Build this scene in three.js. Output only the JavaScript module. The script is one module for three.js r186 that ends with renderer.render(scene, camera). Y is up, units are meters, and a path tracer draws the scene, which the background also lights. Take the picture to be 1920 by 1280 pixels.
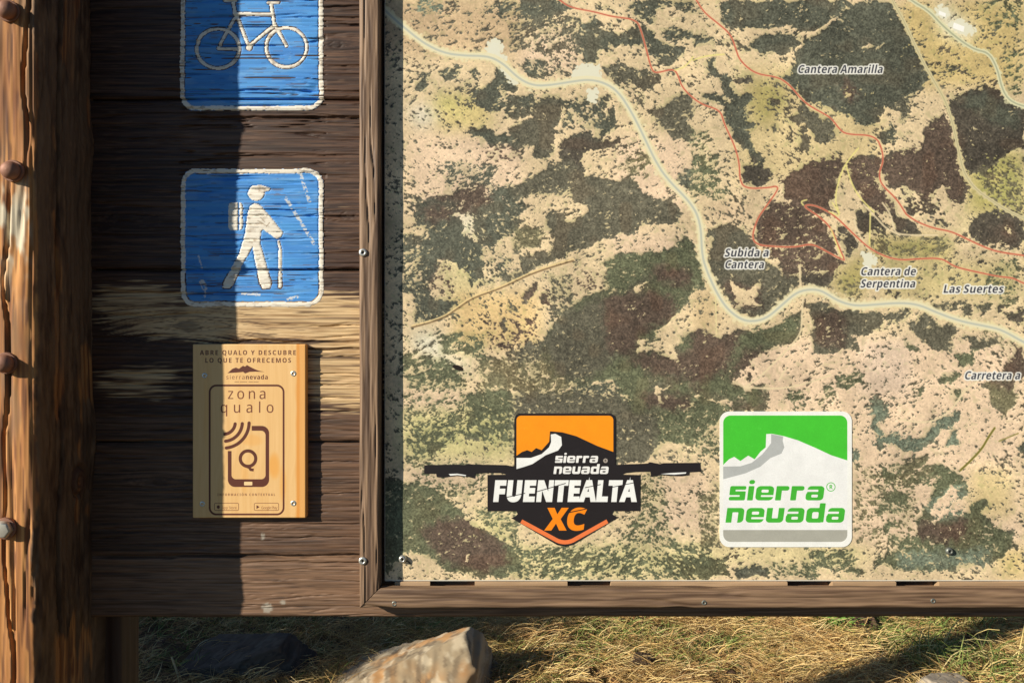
import * as THREE from 'three';
import { Sky } from 'three/addons/objects/Sky.js';
import { mergeGeometries, mergeVertices } from 'three/addons/utils/BufferGeometryUtils.js';
import { RoundedBoxGeometry } from 'three/addons/geometries/RoundedBoxGeometry.js';

// ---------------------------------------------------------------- camera, sky, sun, exposure
const U = 0.0005;            // one board unit (half a millimetre)
const D = 1445;              // distance of the lens from the plank face, in board units
const EYE = 1.4;             // height of the lens above the ground, metres
const scene = new THREE.Scene();
const camera = new THREE.PerspectiveCamera(2 * Math.atan(640 / D) * 180 / Math.PI, 1.5, 0.05, 3000);
camera.position.set(0, EYE, D * U);
camera.lookAt(0, EYE, 0);
const SUN = new THREE.Vector3(-1.74, 0.80, 1).normalize();
const sky = new Sky();
sky.name = 'sky';
sky.userData.kind = 'structure';
sky.scale.setScalar(1500);
sky.material.uniforms.sunPosition.value.copy(SUN);
sky.material.uniforms.turbidity.value = 2.2;
sky.material.uniforms.rayleigh.value = 1.1;
sky.material.uniforms.mieCoefficient.value = 0.003;
sky.material.uniforms.mieDirectionalG.value = 0.8;
scene.add(sky);
scene.environmentIntensity = 0.1;
const sun = new THREE.DirectionalLight(new THREE.Color().setRGB(1, 0.9, 0.74), 5);
sun.position.copy(SUN).multiplyScalar(12).add(new THREE.Vector3(0, 1, -1.5));
sun.target.position.set(0, 1, -1.5);
sun.castShadow = true;
sun.shadow.mapSize.set(4096, 4096);
Object.assign(sun.shadow.camera, { left: -7, right: 7, top: 6, bottom: -6, near: 0.5, far: 30 });
sun.shadow.radius = 1;
scene.add(sun, sun.target);
const renderer = new THREE.WebGLRenderer({ antialias: true });
renderer.toneMapping = THREE.LinearToneMapping;
renderer.toneMappingExposure = 1.36;
renderer.shadowMap.enabled = true;

// ---------------------------------------------------------------- helpers
let seed = 12345;
const rnd = () => { seed = (seed * 1664525 + 1013904223) >>> 0; return seed / 4294967296; };
const rr = (a, b) => a + (b - a) * rnd();
const LAT = new Float32Array(65536); for (let i = 0; i < 65536; i++) LAT[i] = rnd();
function vn(x, y) {
  const xi = Math.floor(x), yi = Math.floor(y); let fx = x - xi, fy = y - yi;
  fx = fx * fx * (3 - 2 * fx); fy = fy * fy * (3 - 2 * fy);
  const x0 = xi & 255, x1 = (xi + 1) & 255, y0 = (yi & 255) << 8, y1 = ((yi + 1) & 255) << 8;
  const a = LAT[y0 + x0], b = LAT[y0 + x1], c = LAT[y1 + x0], d = LAT[y1 + x1];
  return a + (b - a) * fx + (c - a + (a - b - c + d) * fx) * fy;
}
const fbm = (x, y, o = 4) => { let s = 0, a = 0.5, t = 0; for (let i = 0; i < o; i++) { s += a * vn(x + i * 17.3, y + i * 31.7); t += a; a *= 0.5; x *= 2.03; y *= 2.03; } return s / t; };
const clamp = (v, a = 0, b = 1) => v < a ? a : v > b ? b : v;
const sstep = (a, b, v) => { const t = clamp((v - a) / (b - a)); return t * t * (3 - 2 * t); };
const mix3 = (a, b, t) => [a[0] + (b[0] - a[0]) * t, a[1] + (b[1] - a[1]) * t, a[2] + (b[2] - a[2]) * t];
const s2l = (v) => { v /= 255; return v <= 0.04045 ? v / 12.92 : Math.pow((v + 0.055) / 1.055, 2.4); };
const L = (r, g, b) => [s2l(r), s2l(g), s2l(b)];              // sRGB 0-255 -> linear triple
const BX = (px) => (px - 960) * U, BY = (py) => EYE - (py - 640) * U;
const at = (px, py, z) => { const k = (D - z) / D; return new THREE.Vector3((px - 960) * k * U, EYE - (py - 640) * k * U, z * U); };
const used = {};
const numbered = (n) => { const k = used[n] = (used[n] ?? -1) + 1; return k ? `${n}_${String(k).padStart(3, '0')}` : n; };
function tag(o, label, category, group, kind) { Object.assign(o.userData, { label, category }); if (group) o.userData.group = group; if (kind) o.userData.kind = kind; return o; }
function thing(name, label, category, group) { const g = new THREE.Group(); g.name = numbered(name); tag(g, label, category, group); scene.add(g); return g; }
function part(name, geo, mat, parent) { const m = new THREE.Mesh(geo, mat); m.name = parent === scene ? numbered(name) : name; m.castShadow = m.receiveShadow = true; parent.add(m); return m; }
function geom(pos, idx, col, uv) {
  const g = new THREE.BufferGeometry();
  g.setAttribute('position', new THREE.BufferAttribute(new Float32Array(pos), 3));
  if (col) g.setAttribute('color', new THREE.BufferAttribute(new Float32Array(col), 3));
  if (uv) g.setAttribute('uv', new THREE.BufferAttribute(new Float32Array(uv), 2));
  g.setIndex(idx); g.computeVertexNormals(); return g;
}
// sweep of a closed profile [{a,b,na,nb}] along stations; place(p, t, i, j) -> [x,y,z] in board units (true, not projected), color(...) -> linear
function sweep(profile, stations, place, color) {
  const n = profile.length, m = stations.length, pos = [], col = [], idx = [];
  for (let j = 0; j < m; j++) for (let i = 0; i < n; i++) {
    const q = place(profile[i], stations[j], i, j), c = color(profile[i], stations[j], i, q);
    pos.push(q[0] * U, EYE + q[1] * U, q[2] * U); col.push(c[0], c[1], c[2]);
  }
  for (let j = 0; j < m - 1; j++) for (let i = 0; i < n; i++) {
    const a = j * n + i, b = j * n + (i + 1) % n, c = a + n, d = b + n; idx.push(a, b, c, b, d, c);
  }
  for (const j of [0, m - 1]) {                                  // caps
    let x = 0, y = 0, z = 0; const base = j * n;
    for (let i = 0; i < n; i++) { x += pos[(base + i) * 3]; y += pos[(base + i) * 3 + 1]; z += pos[(base + i) * 3 + 2]; }
    const o = pos.length / 3; pos.push(x / n, y / n, z / n); col.push(col[base * 3], col[base * 3 + 1], col[base * 3 + 2]);
    const ring = []; for (let i = 0; i < n; i++) { const k = (base + i) * 3; ring.push(pos.length / 3); pos.push(pos[k], pos[k + 1], pos[k + 2]); col.push(col[k], col[k + 1], col[k + 2]); }
    for (let i = 0; i < n; i++) { const a = ring[i], b = ring[(i + 1) % n]; j ? idx.push(a, b, o) : idx.push(b, a, o); }
  }
  return geom(pos, idx, col);
}
// rounded rectangle profile in (a,b), counter-clockwise, step = sample spacing
function roundRect(a0, a1, b0, b1, r, step) {
  const out = [], seg = (x0, y0, x1, y1, nx, ny) => { const l = Math.hypot(x1 - x0, y1 - y0), n = Math.max(1, Math.round(l / step)); for (let i = 0; i < n; i++) out.push({ a: x0 + (x1 - x0) * i / n, b: y0 + (y1 - y0) * i / n, na: nx, nb: ny }); };
  const arc = (cx, cy, t0) => { const n = Math.max(3, Math.round(r * 1.57 / step)); for (let i = 0; i < n; i++) { const t = t0 + Math.PI / 2 * i / n; out.push({ a: cx + r * Math.cos(t), b: cy + r * Math.sin(t), na: Math.cos(t), nb: Math.sin(t) }); } };
  arc(a1 - r, b1 - r, 0); seg(a1 - r, b1, a0 + r, b1, 0, 1);
  arc(a0 + r, b1 - r, Math.PI / 2); seg(a0, b1 - r, a0, b0 + r, -1, 0);
  arc(a0 + r, b0 + r, Math.PI); seg(a0 + r, b0, a1 - r, b0, 0, -1);
  arc(a1 - r, b0 + r, Math.PI * 1.5); seg(a1, b0 + r, a1, b1 - r, 1, 0);
  return out;
}
const range = (a, b, s) => { const n = Math.max(1, Math.round(Math.abs(b - a) / s)), o = []; for (let i = 0; i <= n; i++) o.push(a + (b - a) * i / n); return o; };
const vmat = (rough, extra = {}) => new THREE.MeshStandardMaterial({ vertexColors: true, roughness: rough, metalness: 0, side: THREE.DoubleSide, ...extra });
const woodMat = vmat(0.62), postMat = vmat(0.82), paintMat = vmat(0.66), rockMat = vmat(0.95);

// ---------------------------------------------------------------- ground
const gc = new Uint8Array(512 * 512 * 4);
for (let y = 0; y < 512; y++) for (let x = 0; x < 512; x++) {
  const n = fbm(x / 32, y / 32, 3), f = vn(x / 1.6, y / 1.6), g = vn(x / 70 + 9, y / 70);
  const c = mix3([70, 56, 38], [116, 96, 62], clamp(n * 0.8 + f * 0.6 - 0.25)), d = mix3(c, [86, 92, 44], sstep(0.5, 0.75, g) * 0.5), i = (y * 512 + x) * 4;
  gc[i] = d[0]; gc[i + 1] = d[1]; gc[i + 2] = d[2]; gc[i + 3] = 255;
}
const gtex = new THREE.DataTexture(gc, 512, 512); gtex.colorSpace = THREE.SRGBColorSpace; gtex.wrapS = gtex.wrapT = THREE.MirroredRepeatWrapping; gtex.magFilter = THREE.LinearFilter; gtex.needsUpdate = true;
const groundY = (x, z) => 0.035 * (fbm(x * 2.1 + 40, z * 2.1 + 40, 3) - 0.5);
{
  const xs = [-1500, -300, -60, -20, ...range(-7, 7, 0.1), 20, 60, 300, 1500], zs = [-1500, -300, -60, -20, -9, ...range(-5, 4, 0.1), 9, 20, 60, 300, 1500], pos = [], uv = [], idx = [];
  for (const z of zs) for (const x of xs) { const near = Math.abs(x) < 7.1 && z > -5.1 && z < 4.1; pos.push(x, near ? groundY(x, z) : 0, z); uv.push(x / 1.5, z / 1.5); }
  const n = xs.length; for (let j = 0; j < zs.length - 1; j++) for (let i = 0; i < n - 1; i++) { const a = j * n + i; idx.push(a, a + n, a + 1, a + 1, a + n, a + n + 1); }
  const m = part('ground', geom(pos, idx, null, uv), new THREE.MeshStandardMaterial({ map: gtex, roughness: 1 }), scene);
  m.userData.kind = 'structure'; m.userData.label = 'dry earthy meadow ground behind and below the notice board'; m.userData.category = 'ground';
}

// ---------------------------------------------------------------- plank board
// height of the plank faces (board units) at photo-plane position x,y
const JOINTS = [-784, -461, -137, 186, 505.5, 828.5, 1157];
const CRACKS = [[170, 250, 760, 4, 1.6], [221, 330, 760, 6, 2.2], [32, 300, 800, 3, 1.4], [12, 560, 760, 4, 1.5], [46, 590, 800, 4, 1.4], [124, 590, 760, 4, 1.5], [1043, 160, 760, 9, 2.6], [1055, 440, 800, 4, 2], [292, 420, 700, 3, 1.4], [640, 360, 700, 5, 2.2], [655, 540, 720, 5, 2], [667, 470, 700, 4, 1.5], [610, 560, 700, 4, 1.3],
  [701, 160, 700, 4, 1.6], [722, 180, 700, 4, 1.4], [745, 160, 690, 3, 1.4], [772, 420, 700, 3, 1.3], [866, 440, 760, 3, 1.3], [925, 300, 760, 3, 1.4], [982, 430, 720, 3, 1.4], [1008, 430, 720, 3, 1.3], [448, 340, 610, 4, 1.4], [405, 340, 700, 4, 1.3], [590, 170, 420, 4, 2]];
const KNOTS = [[630, 84, 13, 7], [650, 404, 16, 7], [300, 905, 18, 8], [236, 412, 18, 8], [352, 612, 26, 13]];
const knotR = (x, y) => { let m = 9; for (const k of KNOTS) m = Math.min(m, Math.hypot((x - k[0]) / k[2], (y - k[1]) / k[3])); return m; };
function bend(x, y) { for (const k of KNOTS) { const u = (x - k[0]) / (k[2] * 2.6), v = y - k[1]; if (Math.abs(u) < 2.4 && Math.abs(v) < k[3] * 6) y -= k[3] * 1.1 * Math.exp(-u * u) * Math.sign(v) * Math.exp(-Math.abs(v) / (k[3] * 1.6)) * Math.min(1, Math.abs(v) / 2); } return y + 3 * (vn(x / 160 + 2, y / 90) - 0.5); }
function plankH(x, y0) {
  const y = bend(x, y0);
  let h = 1.1 * (fbm(x / 170 + 3, y / 5.5, 3) - 0.5) + 0.9 * (vn(x / 110, y / 2.4) - 0.5);
  const w = y + 5 * vn(x / 90, y / 40);
  const n = Math.abs(vn(x / 420 + 7, w / 8.5) - 0.5), mk = sstep(0.45, 0.7, vn(x / 240 + 50, y / 50 + 9));
  if (n < 0.04) h -= 2.6 * (1 - n / 0.04) * mk;
  const n2 = Math.abs(vn(x / 240 + 70, (y + 3 * vn(x / 70, y / 30)) / 5.4 + 33) - 0.5), painted = x > 335 && x < 612 && y < 506;
  if (n2 < 0.06) h -= (painted ? 4.4 : 1.5) * (1 - n2 / 0.06) * sstep(0.25, 0.65, vn(x / 130 + 3, y / 9));
  for (const c of CRACKS) {
    if (x < c[1] || x > c[2]) continue;
    const yy = c[0] + 4 * (vn(x / 60 + c[0], c[0] * 0.37) - 0.5) + 1.6 * (vn(x / 14, c[0]) - 0.5), d = Math.abs(y0 - yy);
    if (d < c[4] * 1.6) { const f = Math.min(1, (x - c[1]) / 60, (c[2] - x) / 60) * (0.6 + 0.8 * vn(x / 40, c[0] * 1.7)); h -= c[3] * clamp(f) * (1 - d / (c[4] * 1.6)); }
  }
  const kr = knotR(x, y0); if (kr < 1.3) h += -1.1 * Math.exp(-(((kr - 0.85) / 0.2) ** 2)) * sstep(0.3, 0.6, vn(x / 7, y0 / 4));
  return h;
}
const WD = L(36, 22, 15), WD2 = L(80, 52, 35), WGREY = L(160, 126, 98), WPALE = L(214, 184, 138), WRED = L(80, 47, 30);
// bare weathered patches of plank three: soft ellipses [x,y,rx,ry,amount]
const BARE = [[255, 560, 95, 28, 1.05], [300, 600, 120, 30, 1], [420, 600, 130, 42, 1.05], [580, 600, 190, 46, 1.12], [655, 650, 90, 40, 1], [260, 718, 90, 34, 0.85], [330, 716, 60, 30, 0.5], [640, 715, 90, 60, 1], [600, 690, 70, 40, 0.9], [640, 450, 30, 20, 0.35], [640, 400, 40, 24, 0.3]];
function plankC(x, y0) {
  const y = bend(x, y0), kr = knotR(x, y0), g = fbm(x / 120 + 11, y / 3.2, 3), lo = fbm(x / 200 + 5, y / 60 + 2, 2), fine = vn(x / 30, y / 1.4);
  let c = mix3(WD, WD2, clamp((g - 0.3) * 1.7));
  c = mix3(c, WRED, 0.35 * lo);
  const ln = Math.abs(vn(x / 210 + 31, y / 3.1 + 2) - 0.5), ln2 = Math.abs(vn(x / 140 + 3, y / 1.9 + 52) - 0.5);
  if (y > 1040) c = mix3(c, WGREY, clamp(0.46 + 0.4 * (g - 0.5) + 0.3 * (fine - 0.5)));
  else if (y > 775) c = mix3(c, WGREY, clamp(0.2 + 0.4 * (g - 0.5) + 0.2 * (fine - 0.5)));
  else c = mix3(c, WGREY, clamp(0.03 + 0.3 * (g - 0.5) + 0.12 * (fine - 0.5)));
  c = mix3(c, L(40, 26, 18), 0.55 * sstep(0.09, 0.02, ln)); c = mix3(c, WGREY, 0.14 * sstep(0.07, 0.02, ln2));
  let b = 0;
  const wy = y + 10 * (vn(x / 55 + 4, y / 30) - 0.5), wx = x + 20 * (vn(x / 40, y / 4) - 0.5);
  for (const e of BARE) { const d = ((wx - e[0]) / e[2]) ** 2 + ((wy - e[1]) / e[3]) ** 2; if (d < 2) b = Math.max(b, e[4] * (1 - d / 2)); }
  if (b > 0) {                                                     // stain worn off: broken up along the grain, with a swirl round a knot
    const sw = y + 34 * Math.exp(-(((x - 330) / 110) ** 2)) * (y < 650 ? 1 : 0) * sstep(530, 640, y);
    const grain = fbm(x / 60 + 1, sw / 2.8, 3), t = sstep(0.36, 0.66, b * 0.8 + (grain - 0.5) * 0.9);
    c = mix3(c, mix3(WPALE, L(172, 138, 96), clamp(0.35 + (fine - 0.5) * 1.2 + (0.5 - grain) * 2)), t * 0.96); c = mix3(c, L(92, 66, 44), t * 0.75 * sstep(0.07, 0.02, ln));
  }
  if (kr < 1.2) c = mix3(c, L(46, 28, 19), sstep(1.2, 0.5, kr + 0.5 * (vn(x / 6, y0 / 4) - 0.5)) * 0.5);
  for (const s of [[500, 1138, 12, 13], [530, 1128, 8, 5], [492, 1004, 4, 9]]) { const d = ((x - s[0]) / s[2]) ** 2 + ((y - s[1]) / s[3]) ** 2; c = mix3(c, L(200, 200, 186), sstep(1, 0.2, d + 0.8 * vn(x / 3, y / 3) - 0.3) * 0.42); }
  return c;
}
const board = thing('plank_board', 'dark stained board of wide horizontal planks behind map and signs', 'board');
for (let k = 0; k < JOINTS.length - 1; k++) {
  const y0 = JOINTS[k] + (k ? 1.6 : 0), y1 = JOINTS[k + 1] - (k < JOINTS.length - 2 ? 1.6 : 0), seen = k >= 2;
  const ys = seen ? range(y0, y1, 1.35) : range(y0, y1, 12);
  const xs = seen ? [-180, -60, 40, 100, ...range(140, 720, 2.4), ...range(760, 2840, 40)] : range(-180, 2840, 60);
  const pos = [], col = [], idx = [], n = xs.length;
  const rows = [[y0, -46, 0], [y0, -6, 0], ...ys.map((y) => [y, null]), [y1, -6, 0], [y1, -46, 0]];
  const tilt = [0, 0, 0.3, -0.4, 0.5, -0.2][k] ?? 0;
  for (const [y, zz] of rows) for (const x of xs) {
    const e = Math.min(y - y0, y1 - y);
    const z = zz ?? (seen ? plankH(x, y) : 0) - 3.2 * Math.exp(-((e / 2.6) ** 2)) * (0.6 + 0.8 * vn(x / 35, k * 9)) + tilt;
    const wob = (e < 4 ? 1.4 * (vn(x / 50 + k * 7, y > (y0 + y1) / 2 ? 3 : 8) - 0.5) : 0);
    const c = plankC(x, y); pos.push(BX(x), BY(y + wob), z * U); col.push(...c);
  }
  for (let j = 0; j < rows.length - 1; j++) for (let i = 0; i < n - 1; i++) { const a = j * n + i; idx.push(a, a + n, a + 1, a + 1, a + n, a + n + 1); }
  const b0 = 0, b1 = (rows.length - 1) * n;                        // back
  for (let i = 0; i < n - 1; i++) idx.push(b0 + i, b0 + i + 1, b1 + i, b0 + i + 1, b1 + i + 1, b1 + i);
  part('plank', geom(pos, idx, col), woodMat, board);
}
// rear upright behind the planks
{
  const a = at(181, 1200, -50), b = at(262, 1200, -130), x0 = a.x / U, x1 = b.x / U;
  part('rear_upright', sweep(roundRect(x0, x1, -130, -50, 6, 4), range(1300, -2795, 14),
    (p, t) => [p.a + p.na * (vn(p.b / 9 + p.a / 6, t / 90) - 0.5) * 3, t, p.b + p.nb * (vn(p.a / 5, t / 80) - 0.5) * 3],
    (p, t) => mix3(L(58, 40, 30), L(84, 62, 48), fbm(p.a / 5 + p.b / 5, t / 90, 3))), woodMat, board);
}

// ---------------------------------------------------------------- log post
{
  const post = thing('log_post', 'rough squared log post with bark strip and row of bolts', 'post');
  const base = roundRect(-1118, -790, -150, 166, 14, 2.4).filter((p, i) => (p.b > -20 && p.a > -1040) || i % 6 === 0);
  const vis = (p) => p.b > -20 && p.a > -1040;
  const stations = [...range(1900, 700, 60), ...range(690, -690, 3), ...range(-720, -2790, 60)];
  // s: distance along the visible face from the front-right corner: negative on the front, positive on the side (board units)
  const sOf = (p) => p.nb > 0.999 ? p.a + 804 : p.b <= 152.001 ? 22 + (152 - p.b) : 22 * (1 - Math.atan2(p.nb, p.na) / (Math.PI / 2));
  const crackD = (s, y) => {
    let h = 0; const py = 640 - y;
    const line = (sx, w, d, f) => { const e = Math.abs(s - sx) / w; if (e < 1) h -= d * f * (1 - e); };
    line(-4 + 5 * (vn(py / 70, 3) - 0.5) * 2, 3, 18, sstep(330, 250, py));                       // crack in the upper half
    line(-36 + 10 * sstep(900, 1250, py) + 7 * (vn(py / 90, 8) - 0.5) * 2, 2.6, 14, sstep(330, 480, py)); // long thin crack below
    line(-64 + 9 * (vn(py / 110, 14) - 0.5) * 2, 2, 8, sstep(620, 760, py));
    line(74 + 6 * (vn(py / 120, 21) - 0.5) * 2, 4.4, 20, 1);                                      // seam on the turned side
    line(112 + 12 * (vn(py / 90, 25) - 0.5) * 2, 2.4, 7, vn(py / 120, 30));
    return h;
  };
  const barkShadeM = (s, py) => { const w = 16 * (vn(py / 90, 60) - 0.5) + 5 * (vn(py / 22, 61) - 0.5) + 3 * (vn(py / 6, 62) - 0.5); return sstep(0, 5, s - 8 + w) * Math.max(sstep(62, 50, s + w * 0.5), sstep(0.36, 0.44, fbm(s / 34 + 3, py / 120 + 7, 3))); };  // bark strip along the corner; patches beyond it paint shade onto the turned side
  const knot = (s, py) => ((s - 128) / 24) ** 2 + ((py - 893) / 34) ** 2;
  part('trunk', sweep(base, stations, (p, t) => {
    const py = 640 - t; let h = 0, s = sOf(p);
    if (vis(p)) {
      h += crackD(s, t) + 3.2 * (fbm(s / 9, t / 190, 3) - 0.5) + 1.5 * (vn(s / 3.1, t / 60) - 0.5) - 3 * sstep(0.05, 0.01, Math.abs(vn(s / 11 + 9, t / 700) - 0.5));
      const bm = barkShadeM(s, py); h += bm * (0.8 + 2.4 * (fbm(s / 6 + 5, t / 50, 3) - 0.5) + 2 * (vn(s / 3.4, t / 8) - 0.5));
      h += 10 * Math.exp(-(((py - 820) / 90) ** 2)) * sstep(70, 180, s) + 5 * Math.exp(-(((py - 270) / 50) ** 2)) * sstep(80, 180, s);
      const k = knot(s, py); if (k < 2.2) h += 6 * Math.exp(-k * 1.2) - 6 * Math.exp(-(((Math.sqrt(k) - 0.75) / 0.13) ** 2)) - 4 * Math.exp(-k * 12);
    }
    h += 8 * (fbm(t / 260 + 4, s / 200, 2) - 0.5);
    return [p.a + p.na * h, t, p.b + p.nb * h];
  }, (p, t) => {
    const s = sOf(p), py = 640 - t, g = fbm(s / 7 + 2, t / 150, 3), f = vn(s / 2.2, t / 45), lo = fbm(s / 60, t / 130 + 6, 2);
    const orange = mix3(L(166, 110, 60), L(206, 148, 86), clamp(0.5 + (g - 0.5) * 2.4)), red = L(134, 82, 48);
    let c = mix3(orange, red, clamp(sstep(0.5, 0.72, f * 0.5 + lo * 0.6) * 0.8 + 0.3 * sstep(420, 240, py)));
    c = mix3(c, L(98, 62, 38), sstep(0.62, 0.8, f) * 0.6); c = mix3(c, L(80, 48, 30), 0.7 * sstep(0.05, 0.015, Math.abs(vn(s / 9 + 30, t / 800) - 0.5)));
    const bm = barkShadeM(s, py), bark = mix3(L(66, 50, 37), L(126, 102, 76), clamp((fbm(s / 6, t / 34, 3) - 0.3) * 2));
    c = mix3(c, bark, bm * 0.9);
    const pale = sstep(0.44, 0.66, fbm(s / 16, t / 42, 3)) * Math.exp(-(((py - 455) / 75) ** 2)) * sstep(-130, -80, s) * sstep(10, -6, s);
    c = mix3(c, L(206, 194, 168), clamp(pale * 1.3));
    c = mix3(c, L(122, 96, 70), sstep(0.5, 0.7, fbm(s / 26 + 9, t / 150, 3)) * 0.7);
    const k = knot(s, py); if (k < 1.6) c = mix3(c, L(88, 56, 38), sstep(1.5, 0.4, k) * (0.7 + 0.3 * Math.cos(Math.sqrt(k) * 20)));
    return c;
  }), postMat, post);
  // bolts: domed rusty heads on round necks, with a washer
  const rust = new THREE.MeshStandardMaterial({ color: new THREE.Color().setRGB(...L(150, 108, 88)), roughness: 0.62, metalness: 0.25 });
  const zinc = new THREE.MeshStandardMaterial({ color: new THREE.Color().setRGB(...L(196, 192, 180)), roughness: 0.45, metalness: 0.5 });
  const lathe = (pts, n) => { const g = new THREE.LatheGeometry(pts.map(([r, h]) => new THREE.Vector2(r * U, h * U)), n); g.rotateX(Math.PI / 2); return g; };
  const dome = lathe([[0.01, 19], [5, 18.6], [9.5, 17], [13, 13.6], [14.8, 9], [14.6, 4], [13, 2], [11, -8]], 24), hex = lathe([[0.01, 13], [11, 13], [14.5, 11], [15, 3], [13, 2], [11, -8]], 6), wash = lathe([[0.01, 2.4], [17, 2.4], [18, 1.4], [18, -4]], 24);
  for (const [px, py, kind, tip] of [[8, 16, 0, 0.12], [16, 318, 0, 0.06], [4, 681, 0, 0.08], [2, 993, 1, 0.05]]) {
    const o = new THREE.Group(); o.name = 'bolt'; o.position.copy(at(px, py, 178)); o.position.z = 169 * U; o.rotation.set(tip, tip * 1.6, 0.4); post.add(o);
    part('bolt_head', kind ? hex : dome, kind ? zinc : rust, o);
    part('washer', wash, rust, o);
  }
}

// ---------------------------------------------------------------- painted signs, following the plank faces
const segD = (x, y, x0, y0, x1, y1) => { const dx = x1 - x0, dy = y1 - y0, t = clamp(((x - x0) * dx + (y - y0) * dy) / (dx * dx + dy * dy || 1)); return Math.hypot(x - x0 - t * dx, y - y0 - t * dy); };
const rboxD = (x, y, x0, y0, x1, y1, r) => { const qx = Math.abs(x - (x0 + x1) / 2) - (x1 - x0) / 2 + r, qy = Math.abs(y - (y0 + y1) / 2) - (y1 - y0) / 2 + r; return Math.hypot(Math.max(qx, 0), Math.max(qy, 0)) + Math.min(Math.max(qx, qy), 0) - r; };
function polyD(x, y, p) { let d = 1e9, s = 1; for (let i = 0, j = p.length - 2; i < p.length; j = i, i += 2) { d = Math.min(d, segD(x, y, p[j], p[j + 1], p[i], p[i + 1])); if ((p[i + 1] > y) !== (p[j + 1] > y) && x < (p[j] - p[i]) * (y - p[i + 1]) / (p[j + 1] - p[i + 1]) + p[i]) s = -s; } return s * d; }
const Z = (ox, oy, s, a) => a.map((v, i) => (i % 2 ? oy : ox) + v / s);
const ellD = (x, y, cx, cy, rx, ry) => { const k = Math.hypot((x - cx) / rx, (y - cy) / ry); return (k - 1) * Math.min(rx, ry); };
function bikeD(x, y) {
  const w = 3.1; let d = Math.min(Math.abs(ellD(x, y, 408, 91, 40, 37)), Math.abs(ellD(x, y, 537, 89, 38, 37))) - w;
  for (const s of [[409, 91, 448, 92], [409, 90, 425, 60], [425, 60, 441, 32], [442, 26, 466, 86], [470, 84, 514, 48], [440, 26, 508, 27], [508, 8, 514, 44], [514, 44, 537, 86], [436, 2, 441, 26], [503, 5, 522, 4]]) d = Math.min(d, segD(x, y, ...s) - w);
  return Math.min(d, Math.hypot(x - 467, y - 89) - 6, rboxD(x, y, 418, -6, 444, 4, 4));
}
const BODY = Z(0, 300, 2.742, [1285, 238, 1310, 224, 1335, 232, 1452, 372, 1446, 392, 1424, 404, 1350, 352, 1338, 370, 1336, 430, 1392, 630, 1384, 656, 1352, 660, 1336, 630, 1312, 510, 1300, 440, 1240, 540, 1196, 640, 1180, 656, 1146, 654, 1150, 630, 1232, 480, 1262, 380, 1274, 280]);
function hikerD(x, y) {
  let d = polyD(x, y, BODY) - 1;
  d = Math.min(d, ellD(x, y, 480, 362, 15.5, 14.5), polyD(x, y, [474, 349, 490, 348, 506, 353, 503, 357, 488, 358]) - 1);
  d = Math.min(d, Math.max(rboxD(x, y, 428, 379, 455, 432, 8), -(Math.abs(x - 447.5) - 1.3)));
  return Math.min(d, segD(x, y, 522, 452, 526, 470) - 2.6, segD(x, y, 525, 470, 525, 537) - 3);
}
const SCUFF = [[536, 372, 588, 456, 3], [563, 326, 580, 378, 3], [372, 480, 378, 502, 1.5], [378, 528, 384, 540, 5], [384, 548, 383, 556, 2], [452, 550, 486, 552, 2.2], [540, 560, 556, 557, 3]];
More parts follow.
